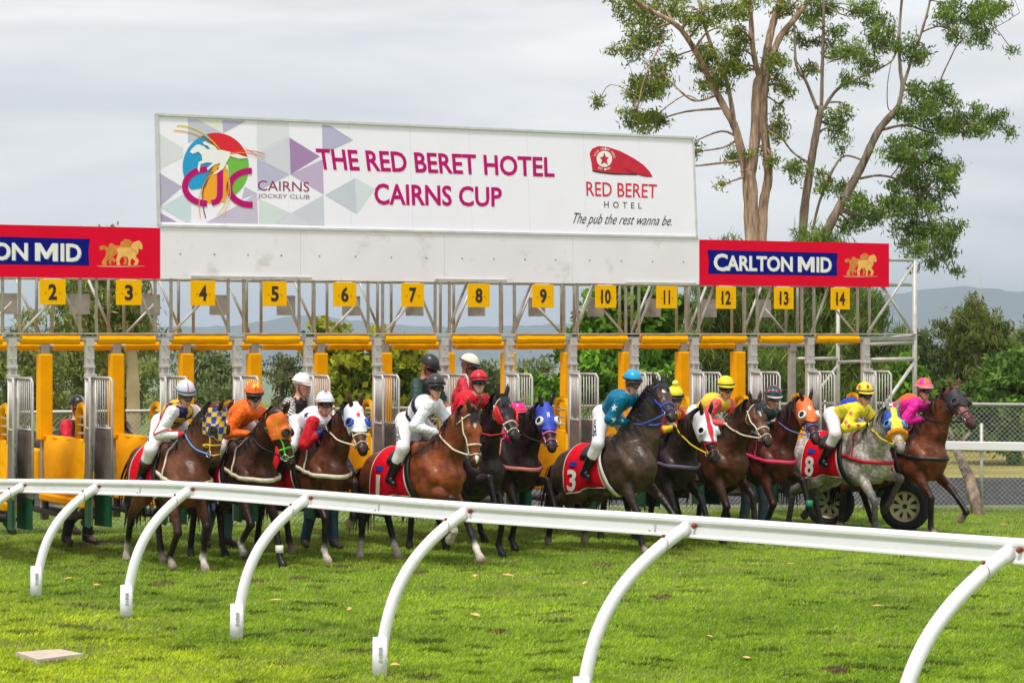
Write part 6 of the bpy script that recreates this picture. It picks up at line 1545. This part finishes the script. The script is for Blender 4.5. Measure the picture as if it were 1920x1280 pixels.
for key, hp, o, lab in J:
    sp = Hs[key]; r, j, (spr, bpr) = jockey(sp, o, hp, lab)
    sp['person'] = r
    silks = [c for c in r.children if c.name.startswith('silks')][0]; bre = [c for c in r.children if c.name.startswith('breeches')][0]
    # marks sewn on the silks
    def mark(shape, a, b, t, nrm, size, rgb, up=(0, 0, 1)): decal('star' if shape is STAR else 'diamond', spr, shape, a + (b - a) * t + np.asarray(nrm) * .08, nrm, up, size, solid(rgb, .4), silks, .006)
    if key == 'G':
        for S, q in (('R', -1), ('L', 1)):
            mark(STAR, j['sh' + S], j['el' + S], .45, (.5, q, .1), .055, (206, 222, 232)); mark(STAR, j['el' + S], j['wr' + S], .35, (.45, q, .2), .05, (206, 222, 232)); mark(STAR, j['el' + S], j['wr' + S], .75, (.6, q * .8, .3), .036, (206, 222, 232))
    if key == 'A':
        for S, q in (('R', -1), ('L', 1)):
            P = [j['sh' + S] + np.array([-.02, q * .02, .12]), j['sh' + S] * .5 + j['el' + S] * .5 + np.array([.0, q * .12, .03]), j['el' + S] + np.array([.02, q * .12, 0]), j['el' + S] * .5 + j['wr' + S] * .5 + np.array([.03, q * .09, .05]), j['wr' + S] + np.array([0, q * .04, .06])]
            MB().tube(list(snap(spr, smooth_path(P, 6), .004, 6)), .008, 6).build('seam', solid((214, 44, 62)), silks, smooth=True)
    if key == 'C':
        for dy, dz, dn in ((-.10, .05, -.5), (.10, .05, .5), (0, -.08, 0), (-.13, -.12, -.8), (.12, -.12, .8)): mark(STAR, j['che'] + [.02, dy, dz], j['che'] + [.02, dy, dz], 0, (.9, dn, -.1), .048, NAVY)
        for t in (.35, .8): decal('star', bpr, STAR, j['hipR'] + (j['knR'] - j['hipR']) * t + np.array([.02, -.09, .03]), (.3, -1, .2), (0, 0, 1), .045, solid(NAVY), bre, .006)
    if key == 'K':
        for S, q in (('R', -1), ('L', 1)):
            for t in (.2, .7): mark(DIAMOND, j['sh' + S], j['el' + S], t, (.5, q, .15), .038, (212, 36, 40))
            for t in (.3, .75): mark(DIAMOND, j['el' + S], j['wr' + S], t, (.5, q, .25), .034, (212, 36, 40))
    if key == 'J':
        for S, q in (('R', -1), ('L', 1)): mark(STAR, j['sh' + S], j['el' + S], .2, (.3, q, .5), .045, (232, 60, 150))
        mark(STAR, j['che'], j['che'], 0, (.9, -.3, -.1), .05, (232, 60, 150))
    if key in 'ABDG':
        ax = unit(j['knR'] - j['hipR']); text_decal('breeches_word', bpr, 'LUCRF', j['hipR'] + (j['knR'] - j['hipR']) * .5 + np.array([.02, -.13, .03]), (.25, -1, .05), ax, .25, .075, solid((36, 42, 74)), bre, .008)

# whip held by the rider in white and black
sp = Hs['D']; j = sp['j']; hnd = j['wrR'] + unit(j['wrR'] - j['elR']) * .06 - Zv * .015
wp = empty('riding_whip', tuple(sp['toworld'](hnd)), sp['rz']); tag(wp, 'long thin black whip held by the jockey with black bands', 'whip')
d_ = unit(np.array([-.55, -.35, -.42])); MB().tube([-d_ * .22, np.zeros(3), d_ * .30, d_ * .62], [.0085, .009, .006, .005], 8).build('shaft', M_BOOT, wp, smooth=True)
MB().tube([-d_ * .24, -d_ * .10], [.012, .011], 8).build('handle', M_STRAPB, wp, smooth=True); MB().tube([d_ * .60, d_ * .66], [.012, .014], 6).build('flap', M_BOOT, wp)

# dark pony waiting behind the stalls
pony = dict(key='M', chest=190, s=143, head=80, polld=(.46, 0.0, .34), muzd=(.36, 0, -.46), coat=C(44, 33, 28), legs=[(.48, 0), (.40, 0), (-.60, 0), (-.48, 0)], cloth=False, rider=False, neck=.7, group='ponies behind the gate',
            label='dark riderless pony standing behind the gate stalls', bridle=M_STRAPB)
pony['legs'] = [(.48, 0), (.40, 0), (-.60, 0), (-.48, 0)]
make_horse(pony)

def vest(a, b, c=None): return lambda tg, t, u, v, w: a if tg in ('torso',) else (b if not (c and tg[0] == 'f') else c)
def stripes(tg, t, u, v, w):
    if tg == 'torso': return (52, 40, 40)
    return (230, 228, 224) if int((v * 1.0 + u * 1.6 + 9) * 22) % 2 else (36, 34, 38)
attendant(143, 150.0, 0, R(-38), dict(silks=vest((26, 25, 28), (216, 22, 56)), legs=(24, 24, 28), helmet=dict(col=lambda az, el: (150, 150, 152) if abs(az) < .16 and el > .3 else (30, 28, 32)), goggles=True, gloves=((236, 232, 226),) * 2, loose=.016), 'attendant in red shirt with black vest and black helmet behind stall two', 1.84, arms=dict(L=(.30, .06, -.34), R=(.26, -.10, -.40)))
attendant(545, 153.0, .44, R(-40), dict(silks=stripes, legs=(50, 62, 84), helmet=dict(col=hc(238, 234, 226), peak=(236, 232, 224), band=(226, 222, 214), low=16), goggles=False, loose=.018, lookv=(1, .25, -.2)), 'attendant in white helmet and striped shirt standing on the stall ledge', 1.70, arms=dict(L=(.30, .02, -.16), R=(.28, -.02, -.20)), lean=.3)
attendant(783, 151.0, .58, R(-35), dict(silks=lambda tg, t, u, v, w: (22, 22, 24) if tg in ('torso', 'collar') else (26, 66, 50), legs=(120, 124, 130), short=True, helmet=dict(col=hc(44, 46, 50), band=(30, 30, 32)), goggles=True, loose=.016, skin=(170, 112, 84), lookv=(1, .1, -.5)), 'attendant in dark green shirt and charcoal helmet behind the jockey with black bands', 1.80, lean=.25)
attendant(862, 149.0, .52, R(-10), dict(silks=solid_col(206, 30, 50), legs=(40, 44, 60), helmet=dict(col=hc(236, 228, 204), peak=(60, 62, 80), kind='cap', low=4), goggles=True, loose=.016, skin=(150, 96, 70), lookv=(1, -.1, -.35)), 'attendant in cream cap and red shirt high behind stall seven', 1.86, lean=.15)
attendant(404, 152.0, 0, R(-50), dict(silks=solid_col(60, 70, 84), legs=(96, 124, 156), helmet=dict(col=hc(236, 234, 228), peak=(230, 228, 222)), goggles=True, loose=.018), 'attendant in pale jeans hidden behind the checked hood horse', 1.62, lean=.2)
attendant(598, 153.0, 0, R(-60), dict(silks=solid_col(44, 52, 66), legs=(44, 66, 92), helmet=None, goggles=False, loose=.018, stride=1.6), 'attendant in dark blue jeans hidden behind the white hood horse', 1.52, lean=.5)
attendant(1410, 141.5, 0, R(-70), dict(silks=solid_col(40, 48, 56), legs=(92, 112, 134), helmet=None, goggles=False, loose=.018), 'attendant in faded jeans behind the orange hood and plain brown horses', 1.55, lean=.3)
# ------------------------------------------------------------------ turf blades, fallen leaves, haze
M_BLADE = leaf_material('grass blade', None, None, .6)
def blades(n, y0, y1, hgt, wid, seed):
    rg = np.random.default_rng(seed)
    # even cover in the picture: more blades per metre near the camera
    yy = 1 / (1 / y1 + (1 / y0 - 1 / y1) * rg.random(n)); xx = (rg.random(n) * 2300 - 190 - CX) / FPX * yy
    p = np.stack([xx, yy, np.zeros(n)], 1)
    def sm(sx, ph): return np.sin(xx * sx + 1.7 * np.sin(yy * sx * .8 + ph) + ph) * np.sin(yy * sx * 1.1 + 1.3 * np.sin(xx * sx * .7 + ph * 2))
    patch = .5 * sm(.9, .3) + .35 * sm(2.7, 1.9) + .3 * sm(6.1, 4.2)
    tuft = sm(11.0, 2.2) * .5 + sm(19.0, .7) * .5
    h = hgt * (0.65 + .7 * rg.random(n)) * (1 + .30 * tuft); ang = rg.random(n) * 2 * np.pi
    side = np.stack([np.cos(ang), np.sin(ang), 0 * ang], 1) * (wid * (.7 + .6 * rg.random(n)))[:, None]
    lean = np.stack([rg.normal(.28, .5, n), rg.normal(0, .5, n), np.ones(n)], 1) * h[:, None]
    V = np.stack([p - side, p + side, p + lean * [.45, .45, .62] + side * .6, p + lean], 1).reshape(-1, 3)
    I = np.arange(n) * 4
    f = np.clip(.5 + .50 * patch + .20 * tuft + rg.normal(0, .16, n), 0, 1)[:, None]
    a, b = np.array([0.16, 0.29, 0.014]), np.array([0.55, 0.73, 0.05]); cc = a * (1 - f) + b * f
    # the strip on the near side of the rail is left longer and yellower than the raced track
    nrl = np.array([-rdir[1], rdir[0]]); nrl = nrl if nrl[1] < 0 else -nrl; dist = (p[:, :2] - RO[:2]) @ nrl
    near = np.clip((dist + .6 + .5 * patch) / 1.2, 0, 1)[:, None]; cc = cc * (1 - near) * [.92, .95, 1] + cc * near * [1.28, 1.10, .9]
    tuft_shade = np.clip((sm(3.7, 5.1) * sm(5.3, .9) * 2.2 + .6 * sm(9.0, 3.3) - .55) * 2.2, 0, 1)[:, None]; cc = cc * (1 - .66 * tuft_shade)  # dark speckles: shadows among the tufts, painted into the blade colour
    h2 = 1
    dry = (rg.random(n) < .06 + .30 * np.clip(sm(1.7, 2.9) * 1.6 - .55, 0, 1))[:, None]; cc = np.where(dry, np.array([0.40, 0.40, 0.13]) * (.6 + .6 * rg.random((n, 1))), cc)
    for bx, by, br in ((185, 1020, .30), (1563, 1258, .13), (930, 1185, .10), (1240, 1120, .12), (470, 1090, .16), (300, 1095, .14), (1130, 1060, .16), (780, 1075, .15), (640, 1062, .13), (560, 1085, .12)):
        c0 = on_ground(bx, by); dd = np.hypot(xx - c0[0], (yy - c0[1]) * .55) / br + .35 * tuft; m = dd < 1; cc[m] = np.array([.20, .15, .06]) * (.6 + .7 * rg.random((m.sum(), 1)))
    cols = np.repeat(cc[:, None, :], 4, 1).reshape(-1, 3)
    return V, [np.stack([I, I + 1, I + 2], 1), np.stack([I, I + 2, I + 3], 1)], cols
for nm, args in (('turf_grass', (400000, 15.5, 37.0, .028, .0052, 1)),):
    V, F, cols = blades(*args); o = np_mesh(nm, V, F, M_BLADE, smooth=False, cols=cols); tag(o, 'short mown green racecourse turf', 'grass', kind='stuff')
# dry leaves lying on the turf
M_DLEAF = flat('dry leaf', (224, 176, 104), 0.7, var=0.25, vscale=30)
for i, (px_, py_, ln_) in enumerate(((515, 1131, .11), (655, 1147, .06), (890, 1084, .06), (953, 1083, .07), (1096, 1098, .06), (891, 1158, .07), (653, 1147, .05), (1643, 1142, .10), (1330, 1200, .06), (742, 1253, .06), (1480, 1062, .08), (1880, 988, .08), (1120, 1190, .05), (182, 1102, .09), (128, 1090, .08), (1400, 1240, .09))):
    p = on_ground(px_, py_) + Zv * .030; a_ = random.uniform(0, 6.28); d = np.array([math.cos(a_), math.sin(a_), .12]); sd_ = np.array([-math.sin(a_), math.cos(a_), .1])
    m_ = MB(); pts = [-d * ln_, -d * ln_ * .3 + sd_ * ln_ * .42, d * ln_ * .5 + sd_ * ln_ * .34, d * ln_, d * ln_ * .5 - sd_ * ln_ * .3 + Zv * .012, -d * ln_ * .3 - sd_ * ln_ * .4 + Zv * .014]
    m_.add([(0, 0, .02)] + pts, [(0, 1 + k, 1 + (k + 1) % 6) for k in range(6)]); o = m_.build('fallen_leaf', M_DLEAF); o.location = tuple(p); tag(o, 'dry tan leaf lying on the turf', 'leaf', 'dry leaves scattered on the turf')

# air: even pale haze round the whole place
hz = MB().box((0, 2500, 60), X1, Y1, Z1, 12000, 11900, 125).build('haze', None)
hm_ = bpy.data.materials.new('haze air'); hm_.use_nodes = True; t = hm_.node_tree; t.nodes.remove(t.nodes['Principled BSDF'])
pv = t.nodes.new('ShaderNodeVolumePrincipled'); pv.inputs['Color'].default_value = (.76, .89, 1.0, 1); pv.inputs['Density'].default_value = 0.00020; pv.inputs['Anisotropy'].default_value = .2
t.links.new(pv.outputs[0], t.nodes['Material Output'].inputs['Volume']); hz.data.materials.append(hm_); tag(hz, 'pale haze in the air before the hills', 'haze', kind='stuff')
for o in bpy.data.objects:
    if '_o' in o.keys(): del o['_o']
